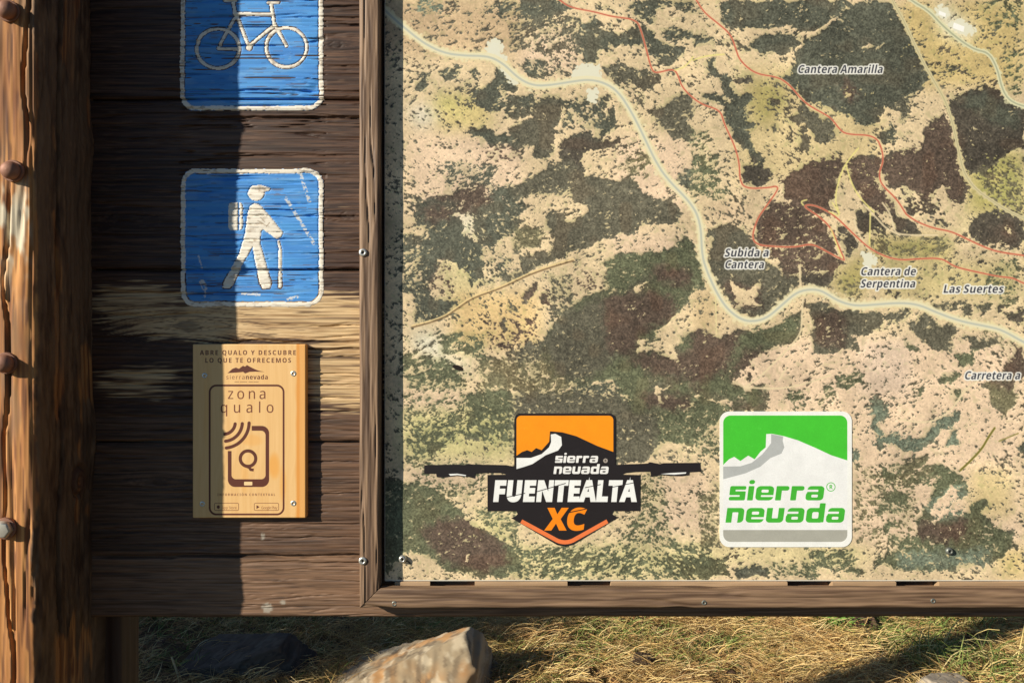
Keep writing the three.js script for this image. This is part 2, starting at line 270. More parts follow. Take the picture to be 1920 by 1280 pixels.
function paintedSign(name, label, X0, Y0, X1, Y1, R, figD, partName, scuffs) {
  const g = thing(name, label, 'sign', 'blue pictogram signs on the planks');
  const xs = range(X0 - 5, X1 + 5, 1.4), ys = range(Math.max(Y0 - 5, -130), Y1 + 5, 1.25), n = xs.length;
  const pos = [], cls = [], col = [];
  const blue = L(74, 154, 224), blue2 = L(54, 130, 208), white = L(232, 226, 212), bare = L(96, 74, 58);
  for (const y of ys) for (const x of xs) {
    const wob = 2.4 * (vn(x / 30 + 9, y / 30) - 0.5) + 1.8 * (vn(x / 5, y / 3 + 40) - 0.5);
    const e = rboxD(x, y, X0, Y0, X1, Y1, R) + wob, bd = Math.abs(e + 4.6) - 4.4, fd = figD(x, y) + wob * 0.35;
    const white_ = Math.min(bd, fd), inW = white_ < 0;
    let h = plankH(x, y); const jd = Math.min(...JOINTS.map((j) => Math.abs(y - j)));
    h -= jd < 2.4 ? 9 * (1 - jd / 2.4) : 0;
    h += inW ? 0.6 + 0.5 * sstep(0, -2.2, white_) : 0.7 - 1 * sstep(2.2, 0, white_);
    pos.push(BX(x), BY(y), h * U); cls.push(e > 0 ? 0 : bd < 0 ? 1 : fd < 0 ? 2 : 3);
    let c;
    if (bd < 0 || fd < 0) { c = mix3(white, L(176, 160, 140), sstep(0.55, 0.85, fbm(x / 9, y / 5, 3)) * 0.9); if (vn(x / 20 + 3, y / 1.8) > 0.86) c = mix3(c, bare, 0.5); if (fd < 0 && figD === hikerD) for (const s of [[489, 408, 496, 416], [484, 414, 500, 424], [500, 424, 505, 418]]) if (segD(x, y, ...s) < 1.2) c = mix3(c, L(150, 130, 105), 0.7); }
    else {
      c = mix3(blue, blue2, clamp(0.5 + 1.6 * (fbm(x / 60, y / 6, 3) - 0.5)));
      c = mix3(c, L(128, 178, 220), 0.34 * sstep(0.5, 0.8, fbm(x / 50 + 8, y / 7 + 3, 3))); if (vn(x / 40 + 5, y / 1.6 + 12) > 0.88) c = mix3(c, bare, 0.6);
      if (vn(x / 26 + 77, y / 1.5) > 0.9) c = mix3(c, L(20, 60, 120), 0.5);
      if (vn(x / 16 + 4, y / 2 + 9) > 0.93) c = mix3(c, L(120, 170, 215), 0.4);
      if (scuffs) for (const s of SCUFF) { const d = segD(x, y, s[0], s[1], s[2], s[3]); if (d < s[4] && vn(x / 3 + 1, y / 2.2) > 0.42) c = mix3(c, L(214, 216, 212), 0.85); }
    }
    col.push(...c);
  }
  for (const [k, pn] of [[1, 'border'], [3, 'blue_field'], [2, partName]]) {
    const map = new Map(), P = [], C = [], I = [], v = (i) => { if (!map.has(i)) { map.set(i, P.length / 3); P.push(pos[i * 3], pos[i * 3 + 1], pos[i * 3 + 2]); C.push(col[i * 3], col[i * 3 + 1], col[i * 3 + 2]); } return map.get(i); };
    for (let j = 0; j < ys.length - 1; j++) for (let i = 0; i < n - 1; i++) {
      const a = j * n + i, q = [a, a + 1, a + n, a + n + 1];
      const count = [0, 0, 0, 0]; for (const t of q) count[cls[t]]++;
      if (count[0] > 1) continue;
      const best = count[1] >= 2 ? 1 : count[2] >= 2 ? 2 : 3; if (best !== k) continue;
      I.push(v(q[0]), v(q[2]), v(q[1]), v(q[1]), v(q[2]), v(q[3]));
    }
    part(pn, geom(P, I, C), paintMat, g);
  }
}
paintedSign('painted_bicycle_sign', 'blue square sign with white bicycle painted on planks', 337, -58, 607, 207, 30, bikeD, 'bicycle_figure', false);
paintedSign('painted_hiker_sign', 'blue square sign with white hiker and stick, scuffed paint', 338, 316, 607, 575, 30, hikerD, 'hiker_figure', true);

// ---------------------------------------------------------------- canvas helpers, glyphs
const canvas = (w, h) => { const c = document.createElement('canvas'); c.width = w; c.height = h; return [c, c.getContext('2d')]; };
const ctex = (c) => { const t = new THREE.CanvasTexture(c); t.colorSpace = THREE.SRGBColorSpace; t.magFilter = THREE.LinearFilter; t.anisotropy = 8; return t; };
const rgb = (a) => `rgb(${a[0] | 0},${a[1] | 0},${a[2] | 0})`;
function path(c, a) { c.beginPath(); c.moveTo(a[0], a[1]); for (let i = 2; i < a.length; i += 2) c.lineTo(a[i], a[i + 1]); }
function rrect(c, x, y, w, h, r) { c.beginPath(); c.roundRect(x, y, w, h, r); }
// text stretched to run from x0 to x1 on the baseline y; h = font size
function fitText(c, s, x0, x1, y, h, font = 'bold', fam = 'sans-serif', skew = 0) {
  c.save(); c.font = `${font} ${h}px ${fam}`; const w = c.measureText(s).width; c.translate(x0, y); c.transform((x1 - x0) / w, 0, skew, 1, 0, 0); c.fillText(s, 0, 0); c.restore();
}
function spaced(c, s, x0, x1, y, h, font, fam = 'sans-serif') { c.save(); c.font = `${font} ${h}px ${fam}`; const ws = [...s].map((k) => c.measureText(k).width), sum = ws.reduce((a, b) => a + b, 0), gap = (x1 - x0 - sum) / (s.length - 1); let x = x0; [...s].forEach((k, i) => { c.fillText(k, x, y); x += ws[i] + gap; }); c.restore(); }
// heavy squared lettering on a 10 high grid, y down from the x-height line; fills and cut-outs
const GL = {
  s: [9.5, [[0, 0, 9.5, 2.6, 1], [0, 0.4, 3.4, 5.2, 1], [0, 3.7, 9.5, 2.6, 0.6], [6.1, 4, 3.4, 5.6, 1], [0, 7.4, 9.5, 2.6, 1]], []],
  i: [3.4, [[0, 0, 3.4, 10, 0.5], [0, -4.3, 3.4, 3, 1.5]], []],
  e: [10.5, [[0, 0, 10.5, 10, 2.6]], [[3.2, 2.5, 4.2, 2, 0.7], [3.2, 6.3, 7.5, 1.3, 0.4]]],
  r: [7.6, [[0, 0, 3.4, 10, 0.5], [0, 0, 7.6, 3.2, 1.4]], []],
  a: [10.5, [[0.6, 0, 9.9, 10, 2.4], [0, 4.2, 5, 5.8, 2]], [[-1, 2.5, 8, 1.5, 0.3], [3.3, 6, 3.8, 1.9, 0.6]]],
  n: [10.2, [[0, 0, 10.2, 10, 2.4], [0, 0, 3, 10, 0.4]], [[3.4, 3, 3.4, 7.2, 0.4]]],
  u: [10.2, [[0, 0, 10.2, 10, 2.4], [0, 0, 3.4, 4, 0.4], [6.8, 0, 3.4, 4, 0.4]], [[3.4, -0.2, 3.4, 7.2, 0.4]]],
  d: [10.5, [[0, 0, 10.5, 10, 2.4], [7.1, -3.2, 3.4, 13, 0.5]], [[3.4, 2.8, 3.7, 4.4, 0.9]]],
};
function squareText(c, s, x0, x1, yb, h, color, gap = 1.3, skew = -0.13) {
  let w = -gap; for (const k of s) w += GL[k][0] + gap;
  const S = 4, [tc, t] = canvas(Math.ceil((x1 - x0 + 60) * S), Math.ceil(h * 2.2 * S)), sx = (x1 - x0) / w;
  t.scale(S, S); t.translate(30, h * 0.7); t.transform(sx, 0, skew * h / 10, h / 10, 0, 0); t.translate(-skew * 0, 0);
  let x = 0; t.fillStyle = color;
  for (const k of s) {
    const [gw, f, cut] = GL[k];
    for (const q of f) { rrect(t, x + q[0], q[1], q[2], q[3], q[4]); t.fill(); }
    t.globalCompositeOperation = 'destination-out'; for (const q of cut) { rrect(t, x + q[0], q[1], q[2], q[3], q[4]); t.fill(); } t.globalCompositeOperation = 'source-over';
    x += gw + gap;
  }
  c.drawImage(tc, x0 - 30 - skew * h * 0.5, yb - h - h * 0.7, tc.width / S, tc.height / S);
}

// ---------------------------------------------------------------- screws
const steel = new THREE.MeshStandardMaterial({ color: new THREE.Color().setRGB(...L(205, 205, 198)), roughness: 0.38, metalness: 0.75 });
const dullSteel = new THREE.MeshStandardMaterial({ color: new THREE.Color().setRGB(...L(128, 132, 126)), roughness: 0.5, metalness: 0.7 });
const socketMat = new THREE.MeshStandardMaterial({ color: new THREE.Color().setRGB(...L(60, 58, 54)), roughness: 0.7, metalness: 0.4 });
function screwGeo(r, hh) { const g = new THREE.LatheGeometry([[r * 0.34, hh * 0.1], [r * 0.36, hh * 0.9], [r * 0.62, hh], [r * 0.9, hh * 0.72], [r, hh * 0.3], [r, -6]].map(([a, b]) => new THREE.Vector2(a * U, b * U)), 20); g.rotateX(Math.PI / 2); return g; }
function socketGeo(r) { const s = new THREE.Shape(); for (let i = 0; i <= 12; i++) { const a = i * Math.PI / 6, q = r * (i % 2 ? 0.34 : 0.46) * U; i ? s.lineTo(q * Math.cos(a), q * Math.sin(a)) : s.moveTo(q * Math.cos(a), q * Math.sin(a)); } const g = new THREE.ExtrudeGeometry(s, { depth: 0.6 * U, bevelEnabled: false }); return g; }
function screw(parent, px, py, z, r, hh, m = steel) { const o = new THREE.Group(); o.name = 'screw'; const v = at(px, py, z + hh); o.position.set(v.x, v.y, z * U); o.rotation.z = rnd() * 3; parent.add(o); part('screw_head', screwGeo(r, hh), m, o); part('drive_recess', socketGeo(r), socketMat, o); return o; }

// ---------------------------------------------------------------- wooden plaque
{
  const plaque = thing('wooden_plaque', 'pale wooden plaque with engraved phone symbol, screwed to planks', 'plaque');
  const S = 4, x0 = 360.5, y0 = 645, x1 = 573, y1 = 971, zf = 15, [cv, c] = canvas((x1 - x0) * S, (y1 - y0) * S), W = cv.width, H = cv.height;
  const im = c.createImageData(W, H);
  for (let y = 0; y < H; y++) for (let x = 0; x < W; x++) {
    const X = x / S, Y = y / S, g = fbm(X / 7 + 3 * vn(Y / 90, 2), Y / 160 + 5, 3), f = vn(X / 1.3, Y / 60);
    let q = mix3([226, 180, 116], [238, 198, 138], g + 0.3 * (f - 0.5));
    const strip = sstep(192, 199, X + 3 * vn(Y / 30, 7)) * 0.55 + 0.75 * Math.exp(-(((X - 196 - 3 * vn(Y / 60, 4)) / 2.5) ** 2));
    q = mix3(q, [222, 152, 70], clamp(strip));
    for (const b of [[152, 228, 14, 30, 0.8], [112, 180, 26, 14, 0.4], [168, 262, 8, 40, 0.5], [96, 250, 10, 36, 0.3], [26, 120, 6, 90, 0.2]]) { const d = ((X - b[0] + 6 * (vn(Y / 25, 9) - 0.5)) / b[2]) ** 2 + ((Y - b[1]) / b[3]) ** 2; q = mix3(q, [232, 166, 78], b[4] * sstep(1, 0.1, d)); }
    const i = (y * W + x) * 4; im.data[i] = q[0]; im.data[i + 1] = q[1]; im.data[i + 2] = q[2]; im.data[i + 3] = 255;
  }
  c.putImageData(im, 0, 0);
  c.setTransform(S / 3.46, 0, 0, S / 3.46, (340 - x0) * S, (630 - y0) * S);       // drawn on the measured grid of the plaque face
  const ink = 'rgb(92,42,26)', soft = 'rgba(110,56,36,0.85)'; c.fillStyle = ink; c.strokeStyle = ink; c.lineCap = 'round'; c.lineJoin = 'round';
  spaced(c, 'ABRE QUALO Y DESCUBRE', 118, 745, 122, 42, 'bold'); spaced(c, 'LO QUE TE OFRECEMOS', 150, 712, 172, 42, 'bold');
  path(c, [298, 240, 330, 212, 352, 204, 372, 212, 398, 192, 412, 198, 424, 187, 446, 200, 470, 212, 500, 224, 538, 232, 480, 230, 440, 232, 412, 242, 400, 232, 360, 236]); c.closePath(); c.fill();
  c.fillStyle = soft; spaced(c, 'sierra', 288, 412, 280, 40, 'normal'); c.fillStyle = ink; spaced(c, 'nevada', 414, 562, 280, 40, 'bold');
  c.lineWidth = 3; c.strokeStyle = soft; for (const [a, b] of [[345, 372], [380, 424], [436, 462], [468, 498]]) { path(c, [a, 297, b, 297]); c.stroke(); }
  c.strokeStyle = ink; c.lineWidth = 12; rrect(c, 182, 320, 480, 836, 44); c.stroke();
  c.fillStyle = 'rgb(112,58,36)'; spaced(c, 'zona', 297, 552, 408, 96, 'normal'); spaced(c, 'qualo', 248, 602, 497, 96, 'normal'); c.fillStyle = ink;
  c.lineWidth = 21; for (const [r, a, b] of [[76, 0.12, 1.45], [122, 0.06, 1.46], [166, 0.02, 1.46]]) { c.beginPath(); c.arc(272, 560, r, a, b); c.stroke(); }
  c.lineCap = 'butt'; c.beginPath(); c.moveTo(455, 582); c.lineTo(520, 582); c.arcTo(568, 582, 568, 640, 48); c.lineTo(568, 930); c.arcTo(568, 978, 520, 978, 48); c.lineTo(348, 978); c.arcTo(300, 978, 300, 930, 48); c.lineTo(300, 745); c.lineTo(324, 745); c.lineTo(324, 900); c.arcTo(324, 928, 352, 928, 28); c.lineTo(516, 928); c.arcTo(545, 928, 545, 900, 28); c.lineTo(545, 650); c.arcTo(545, 613, 515, 613, 30); c.lineTo(455, 613); c.closePath(); c.fill();
  c.fillStyle = 'rgb(238,208,156)'; rrect(c, 405, 944, 54, 24, 4); c.fill();
  c.lineWidth = 21; c.beginPath(); c.arc(431, 794, 50, 0, 7); c.stroke(); c.lineWidth = 18; path(c, [424, 846, 440, 852, 448, 866, 468, 868]); c.stroke();
  c.fillStyle = soft; spaced(c, 'INFORMACIÓN CONTEXTUAL', 232, 608, 1035, 21, 'bold');
  c.lineWidth = 3.5; c.strokeStyle = soft; rrect(c, 213, 1083, 157, 47, 8); c.stroke(); rrect(c, 472, 1083, 158, 47, 8); c.stroke();
  c.fillStyle = ink; c.beginPath(); c.ellipse(238, 1108, 10, 11, 0, 0, 7); c.fill(); path(c, [486, 1096, 486, 1120, 506, 1108]); c.closePath(); c.fill();
  c.fillStyle = soft; spaced(c, 'App Store', 260, 358, 1121, 24, 'normal'); spaced(c, 'Google Play', 516, 622, 1121, 24, 'normal');
  const a = at(x0, y1, zf), b = at(x1, y0, zf), w = b.x - a.x, h = b.y - a.y, th = (zf + 3) * U;
  const g = new RoundedBoxGeometry(w, h, th, 3, 2.2 * U), p = g.attributes.position, uv = g.attributes.uv;
  for (let i = 0; i < p.count; i++) uv.setXY(i, clamp(p.getX(i) / w + 0.5, 0.003, 0.997), clamp(p.getY(i) / h + 0.5, 0.003, 0.997));
  const m = part('plaque_body', g, new THREE.MeshStandardMaterial({ map: ctex(cv), roughness: 0.55 }), plaque);
  m.position.set((a.x + b.x) / 2, (a.y + b.y) / 2, zf * U - th / 2);
  for (const [u, v] of [[148, 257], [725, 243], [133, 1090], [725, 1085]]) screw(plaque, 340 + u / 3.46, 630 + v / 3.46, zf - 1, 5.6, 2);
}

// ---------------------------------------------------------------- map panel: an aerial photograph printed on a sheet
const MX0 = 722, MY1 = 1087, MW = 2048, ZM = 16;
function mapTexture() {
  const N = MW, oy = MY1 - N;                                       // texture origin in photo-plane units
  const tiles = { A: [700, 0, 3.2], B: [1300, 0, 3.0968], C: [700, 380, 3.2], D: [1300, 380, 3.0968], E: [700, 740, 3.0476], F: [1300, 740, 3.0484] };
  const T = (t, a) => a.map((v, i) => (i % 2 ? tiles[t][1] - oy : tiles[t][0] - MX0) + v / tiles[t][2]);
  const box = (a, b, c, d) => [a, b, c, b, c, d, a, d];
  const veg = { g: [93, 95, 82], n: [101, 98, 83], b: [98, 84, 73], v: [103, 107, 83], o: [120, 115, 89], k: [86, 80, 70], s: [120, 130, 112] };
  const [dc, dx] = canvas(N, N), [hc, hx] = canvas(N, N), [gc2, gx] = canvas(N, N);
  dx.fillStyle = 'rgb(48,48,48)'; dx.fillRect(0, 0, N, N); hx.fillStyle = rgb(veg.n); hx.fillRect(0, 0, N, N); gx.fillStyle = 'rgb(222,200,162)'; gx.fillRect(0, 0, N, N);
  // land outside the photographed part: the same mixture of scrub and clearings
  const far = dx.getImageData(0, 0, N, N), farH = hx.getImageData(0, 0, N, N), farG = gx.getImageData(0, 0, N, N), kinds = [veg.g, veg.n, veg.b, veg.v, veg.k];
  for (let y = 0; y < N; y++) for (let x = 0; x < N; x++) if (y < -oy - 10 || x > 1205) { const i = (y * N + x) * 4, v = 36 + 90 * sstep(0.4, 0.56, fbm(x / 60 + 31, y / 60, 3)) + 110 * sstep(0.5, 0.56, fbm(x / 150 + 8, y / 130, 4)); far.data[i] = far.data[i + 1] = far.data[i + 2] = v; const kd = kinds[clamp(fbm(x / 130 + 70, y / 130, 2) * 9 - 2 | 0, 0, 4)], gt = mix3([226, 200, 170], [208, 192, 132], sstep(0.35, 0.65, fbm(x / 170 + 5, y / 170 + 60, 3))); for (let q = 0; q < 3; q++) { farH.data[i + q] = kd[q]; farG.data[i + q] = gt[q]; } }
  dx.putImageData(far, 0, 0); hx.putImageData(farH, 0, 0); gx.putImageData(farG, 0, 0);
  const P = (t, d, k, a) => { if (d > 0.3 && d < 0.75) d += 0.02; a = T(t, a); const v = d * 255 | 0; dx.fillStyle = `rgb(${v},${v},${v})`; path(dx, a); dx.closePath(); dx.fill(); hx.fillStyle = rgb(veg[k]); hx.strokeStyle = rgb(veg[k]); hx.lineWidth = 8; path(hx, a); hx.closePath(); hx.fill(); hx.stroke(); };
  const G = (t, col, a) => { gx.fillStyle = rgb(col); path(gx, T(t, a)); gx.closePath(); gx.fill(); };
  const H = (t, k, a) => { hx.fillStyle = rgb(veg[k]); path(hx, T(t, a)); hx.closePath(); hx.fill(); };
  // ---- ground tints
  const PINK = [226, 200, 170], YEL = [214, 196, 136], PALE = [226, 222, 198], OLV = [178, 166, 108], CRM = [228, 212, 160];
  G('A', PINK, box(200, 800, 900, 1280)); G('A', [204, 178, 142], box(60, 0, 900, 330)); G('A', YEL, box(380, 560, 700, 780)); G('A', [196, 190, 118], box(370, 570, 510, 650)); G('A', [214, 208, 190], [200, 640, 330, 640, 400, 720, 250, 760]);
  G('A', PINK, box(880, 200, 1250, 440)); G('A', PINK, box(1450, 820, 1900, 1280)); G('B', [212, 192, 146], box(250, 380, 1100, 1050)); G('B', [206, 184, 128], box(1200, 0, 1920, 500)); G('B', [196, 186, 118], box(1600, 880, 1920, 1239)); G('B', OLV, [330, 480, 480, 460, 560, 540, 520, 660, 420, 730, 330, 690]);
  G('B', PALE, [1400, 40, 1460, 20, 1640, 170, 1600, 240, 1450, 200]); G('C', CRM, box(440, 340, 620, 620)); G('C', [226, 196, 142], box(480, 540, 1000, 860)); G('C', PALE, [230, 760, 400, 790, 420, 900, 600, 980, 560, 1010, 240, 890]); G('C', [222, 194, 168], box(170, 1150, 540, 1280)); G('C', PALE, [480, 70, 600, 50, 610, 200, 580, 220]);
  G('C', PINK, box(1420, 180, 1900, 320)); G('D', [208, 184, 142], box(0, 500, 140, 760)); G('D', PINK, box(200, 780, 1920, 1239)); G('D', [224, 200, 176], box(980, 800, 1260, 1120)); G('D', OLV, box(1030, 200, 1500, 320)); G('D', OLV, [820, 410, 990, 290, 1040, 420, 960, 560, 800, 500]); G('D', [204, 188, 138], box(1100, 340, 1880, 560)); G('D', CRM, box(1560, 60, 1620, 200)); G('D', [206, 182, 150], box(100, 0, 340, 120));
  G('E', CRM, box(780, 860, 1920, 1050)); G('E', [214, 200, 150], box(560, 680, 800, 900)); G('E', PINK, box(1640, 430, 1920, 780)); G('E', PINK, box(180, 380, 660, 520)); G('E', [206, 196, 142], box(160, 80, 800, 380)); G('F', PINK, box(900, 100, 1920, 860)); G('F', [224, 200, 140], box(1750, 880, 1920, 1040)); G('F', CRM, box(0, 860, 1000, 960)); G('F', [222, 200, 150], box(1580, 420, 1830, 700));
  // ---- vegetation
  const A = (d, k, ...a) => P('A', d, k, a), B = (d, k, ...a) => P('B', d, k, a), C = (d, k, ...a) => P('C', d, k, a), Dd = (d, k, ...a) => P('D', d, k, a), E = (d, k, ...a) => P('E', d, k, a), F = (d, k, ...a) => P('F', d, k, a);
  A(.5, 'g', 620, 90, 750, 0, 1000, 0, 960, 200, 860, 300, 800, 290, 850, 180, 700, 60); A(.5, 'n', 800, 100, 1250, 100, 1250, 330, 820, 300); A(.34, 'n', 1040, 300, 1250, 300, 1250, 450, 1060, 450); A(.64, 'g', 920, 350, 1040, 350, 1020, 470, 920, 460); A(.5, 'g', 1130, 590, 1420, 560, 1420, 780, 1130, 760); A(.6, 'g', 780, 560, 980, 560, 960, 700, 800, 690); A(.48, 'g', 420, 960, 720, 980, 700, 1140, 440, 1120); A(.56, 'g', 240, 430, 320, 430, 320, 560, 250, 540); A(.4, 'n', 1440, 420, 1650, 520, 1620, 620, 1500, 600); A(.52, 's', 260, 0, 420, 0, 400, 90, 270, 80); A(.44, 'o', 1500, 920, 1680, 930, 1680, 1060, 1520, 1060); A(.42, 'n', 490, 500, 620, 480, 640, 640, 500, 640); A(.4, 'b', 680, 880, 900, 860, 860, 960, 680, 960); A(.7, 'g', 700, 1120, 880, 1100, 900, 1280, 680, 1280); A(.45, 'g', 200, 1180, 330, 1150, 260, 1280, 200, 1280);
  A(.95, 'g', 870, 50, 900, 0, 1130, 0, 1180, 50, 1060, 100, 900, 100); A(1, 'g', 1240, 150, 1320, 110, 1360, 170, 1480, 200, 1460, 270, 1360, 300, 1350, 380, 1270, 380, 1250, 280); A(.92, 'g', 1460, 200, 1600, 150, 1680, 180, 1700, 230, 1870, 290, 1860, 330, 1770, 400, 1680, 330, 1600, 270, 1480, 270); A(.84, 'g', 1500, 30, 1560, 0, 1920, 0, 1920, 60, 1840, 40, 1780, 20, 1700, 70, 1690, 150, 1600, 120); A(.8, 'g', 1720, 170, 1800, 160, 1920, 190, 1920, 240, 1780, 230); A(.8, 'n', 1370, 400, 1480, 380, 1600, 420, 1760, 440, 1660, 540, 1560, 490, 1420, 470); A(.9, 'n', 1640, 670, 1750, 620, 1790, 570, 1880, 540, 1920, 600, 1920, 720, 1850, 690, 1920, 780, 1920, 860, 1800, 820, 1700, 730); A(.8, 'g', 1820, 1060, 1920, 1010, 1920, 1170, 1850, 1110);
  A(.92, 'n', 960, 650, 1030, 560, 1120, 570, 1130, 640, 1110, 740, 1020, 760, 960, 700); A(.98, 'n', 820, 760, 900, 720, 1060, 740, 1090, 900, 1040, 960, 960, 940, 970, 870, 850, 880, 830, 800); A(1, 'g', 560, 790, 660, 750, 700, 790, 780, 820, 850, 830, 850, 870, 700, 860, 620, 820); A(.92, 'k', 1120, 860, 1260, 800, 1340, 830, 1480, 850, 1460, 890, 1280, 880, 1250, 960, 1250, 1050, 1130, 980); A(.88, 'n', 880, 1100, 1040, 1010, 1160, 960, 1250, 1040, 1230, 1100, 1120, 1180, 940, 1160, 860, 1220); A(1, 'n', 1190, 1100, 1280, 1060, 1400, 1090, 1560, 1070, 1600, 1150, 1680, 1200, 1780, 1190, 1850, 1280, 1300, 1280, 1290, 1230, 1180, 1180); A(.85, 'g', 1340, 830, 1400, 710, 1440, 650, 1450, 740, 1440, 790); A(.92, 'g', 600, 540, 720, 500, 760, 400, 850, 500, 840, 540, 760, 540, 760, 660, 680, 670, 620, 600); A(.78, 'b', 260, 1280, 340, 1180, 500, 1140, 660, 1120, 700, 1200, 690, 1280); A(.75, 'g', 380, 450, 520, 390, 520, 480, 450, 470); A(.72, 'g', 580, 420, 620, 400, 620, 480, 590, 480);
  B(.6, 'g', 150, 30, 330, 0, 300, 180, 160, 130); B(.62, 'n', 1130, 430, 1340, 420, 1330, 520, 1180, 640, 1130, 600); B(.56, 'v', 0, 890, 130, 900, 140, 1020, 210, 1130, 130, 1160, 0, 1120); B(.42, 'v', 0, 750, 90, 760, 90, 880, 0, 880); B(.55, 'n', 140, 230, 260, 220, 330, 300, 240, 310); B(.5, 'k', 1160, 860, 1330, 840, 1330, 930, 1160, 940); B(.36, 'v', 1640, 0, 1920, 0, 1920, 160, 1700, 160); B(.34, 'v', 1800, 300, 1920, 300, 1920, 560, 1840, 560); B(.42, 'o', 1680, 960, 1920, 880, 1920, 1239, 1650, 1100); B(.42, 'k', 1180, 1060, 1400, 1100, 1420, 1239, 1240, 1239); B(.38, 'g', 1420, 380, 1530, 380, 1520, 450, 1430, 450);
  B(1, 'g', 700, 200, 780, 160, 880, 90, 930, 40, 990, 0, 1140, 0, 1190, 120, 1270, 230, 1330, 350, 1370, 440, 1340, 500, 1260, 540, 1200, 600, 1110, 600, 1080, 680, 1040, 730, 960, 720, 880, 650, 820, 650, 720, 600, 640, 580, 580, 490, 500, 450, 600, 360, 620, 290, 650, 230); B(.9, 'g', 200, 0, 880, 0, 930, 40, 860, 80, 700, 160, 640, 170, 560, 140, 400, 170, 300, 150, 240, 90, 170, 50); B(1, 'g', 330, 240, 420, 200, 560, 200, 640, 240, 560, 290, 400, 320, 340, 270); B(1, 'g', 80, 350, 130, 330, 140, 430, 220, 450, 260, 540, 360, 570, 300, 620, 330, 700, 380, 740, 320, 770, 350, 850, 410, 950, 330, 950, 340, 880, 240, 800, 170, 690, 190, 620, 250, 590, 180, 490, 100, 420); B(1, 'k', 280, 950, 400, 960, 460, 990, 440, 1070, 310, 1080, 280, 1010); B(1, 'n', 450, 730, 490, 710, 500, 750, 460, 760); B(.92, 'n', 530, 700, 640, 620, 800, 680, 820, 780, 740, 830, 700, 800, 660, 700, 560, 720); B(.9, 'n', 610, 720, 650, 770, 670, 870, 610, 850); B(.7, 'n', 430, 570, 510, 560, 500, 600, 430, 620); B(.8, 'k', 250, 440, 340, 420, 360, 470, 270, 470);
  B(.95, 'b', 520, 1060, 620, 960, 800, 900, 860, 920, 880, 960, 830, 1090, 800, 1239, 520, 1239, 600, 1180, 520, 1130); B(.95, 'b', 900, 930, 980, 900, 1080, 920, 1090, 980, 1080, 1060, 1130, 1130, 1180, 1180, 1190, 1239, 1060, 1239, 1000, 1180, 930, 1060); B(.97, 'b', 1100, 930, 1200, 870, 1330, 870, 1340, 780, 1380, 700, 1460, 660, 1500, 760, 1530, 900, 1560, 1000, 1600, 1080, 1540, 1170, 1480, 1160, 1460, 1030, 1380, 1170, 1290, 1110, 1220, 1060, 1140, 1080, 1100, 1000); B(1, 'k', 1490, 570, 1560, 540, 1690, 510, 1770, 510, 1820, 590, 1920, 630, 1920, 860, 1830, 880, 1740, 960, 1600, 1010, 1560, 880, 1510, 730); B(.9, 'g', 0, 190, 90, 210, 140, 250, 0, 270); B(.9, 'g', 40, 550, 100, 530, 240, 590, 200, 610, 80, 580); B(.8, 'g', 1100, 740, 1160, 720, 1180, 840, 1100, 820); B(.72, 'n', 1200, 600, 1250, 590, 1260, 680, 1200, 720); H('B', 'b', [860, 450, 900, 450, 970, 560, 880, 570]); H('B', 'g', [1500, 560, 1700, 520, 1800, 600, 1900, 640, 1900, 740, 1780, 740]); B(.3, 'n', 990, 230, 1040, 250, 1020, 280, 970, 290); B(.2, 'b', 880, 540, 920, 540, 930, 565, 890, 570);
  C(.56, 'g', 180, 180, 330, 190, 320, 480, 180, 470); C(.7, 'g', 170, 470, 330, 480, 320, 560, 170, 540); C(.74, 'g', 240, 560, 480, 570, 520, 620, 420, 680, 240, 720); C(.36, 'b', 670, 700, 980, 690, 960, 880, 680, 880); C(.55, 'n', 1050, 420, 1200, 440, 1200, 680, 1060, 690); C(.34, 'b', 1220, 420, 1450, 400, 1430, 540, 1230, 540); C(.52, 'v', 170, 900, 300, 900, 560, 1010, 560, 1120, 200, 1120); C(.56, 'o', 620, 950, 900, 920, 1100, 940, 1080, 1130, 860, 1120, 640, 1110); C(.58, 'o', 860, 1080, 1200, 1050, 1240, 1280, 840, 1280); C(.6, 'g', 1200, 1080, 1560, 1100, 1560, 1280, 1220, 1280); C(.4, 'b', 380, 350, 460, 350, 480, 560, 330, 500); C(.4, 'g', 840, 340, 700, 280, 640, 500, 800, 480); C(.45, 'v', 380, 780, 680, 780, 680, 940, 420, 900);
  C(.92, 'g', 260, 0, 480, 0, 490, 80, 570, 220, 680, 280, 650, 340, 640, 460, 580, 500, 550, 380, 470, 350, 380, 330, 370, 420, 320, 470, 310, 300, 350, 180, 260, 120); H('C', 'b', [270, 30, 470, 20, 480, 90, 330, 120]); C(.74, 'g', 600, 60, 700, 0, 860, 0, 860, 150, 820, 200, 720, 250, 640, 260, 610, 200); C(.86, 'o', 820, 240, 870, 150, 1010, 160, 1020, 200, 980, 260, 900, 280, 840, 280); C(1, 'n', 1030, 80, 1090, 60, 1180, 110, 1290, 60, 1320, 0, 1800, 0, 1850, 70, 1780, 110, 1660, 110, 1540, 170, 1420, 200, 1320, 240, 1200, 290, 1090, 340, 1000, 340, 1110, 240, 1080, 190, 1030, 150); C(.82, 'n', 880, 330, 990, 300, 1080, 320, 1040, 380, 900, 400); C(.86, 'n', 760, 460, 860, 400, 960, 400, 860, 460, 760, 500); C(1, 'b', 890, 560, 980, 480, 970, 560, 900, 600); C(1, 'b', 1010, 540, 1040, 520, 1060, 600, 1020, 590); C(1, 'n', 790, 600, 880, 660, 820, 650); C(1, 'n', 760, 740, 810, 700, 790, 760);
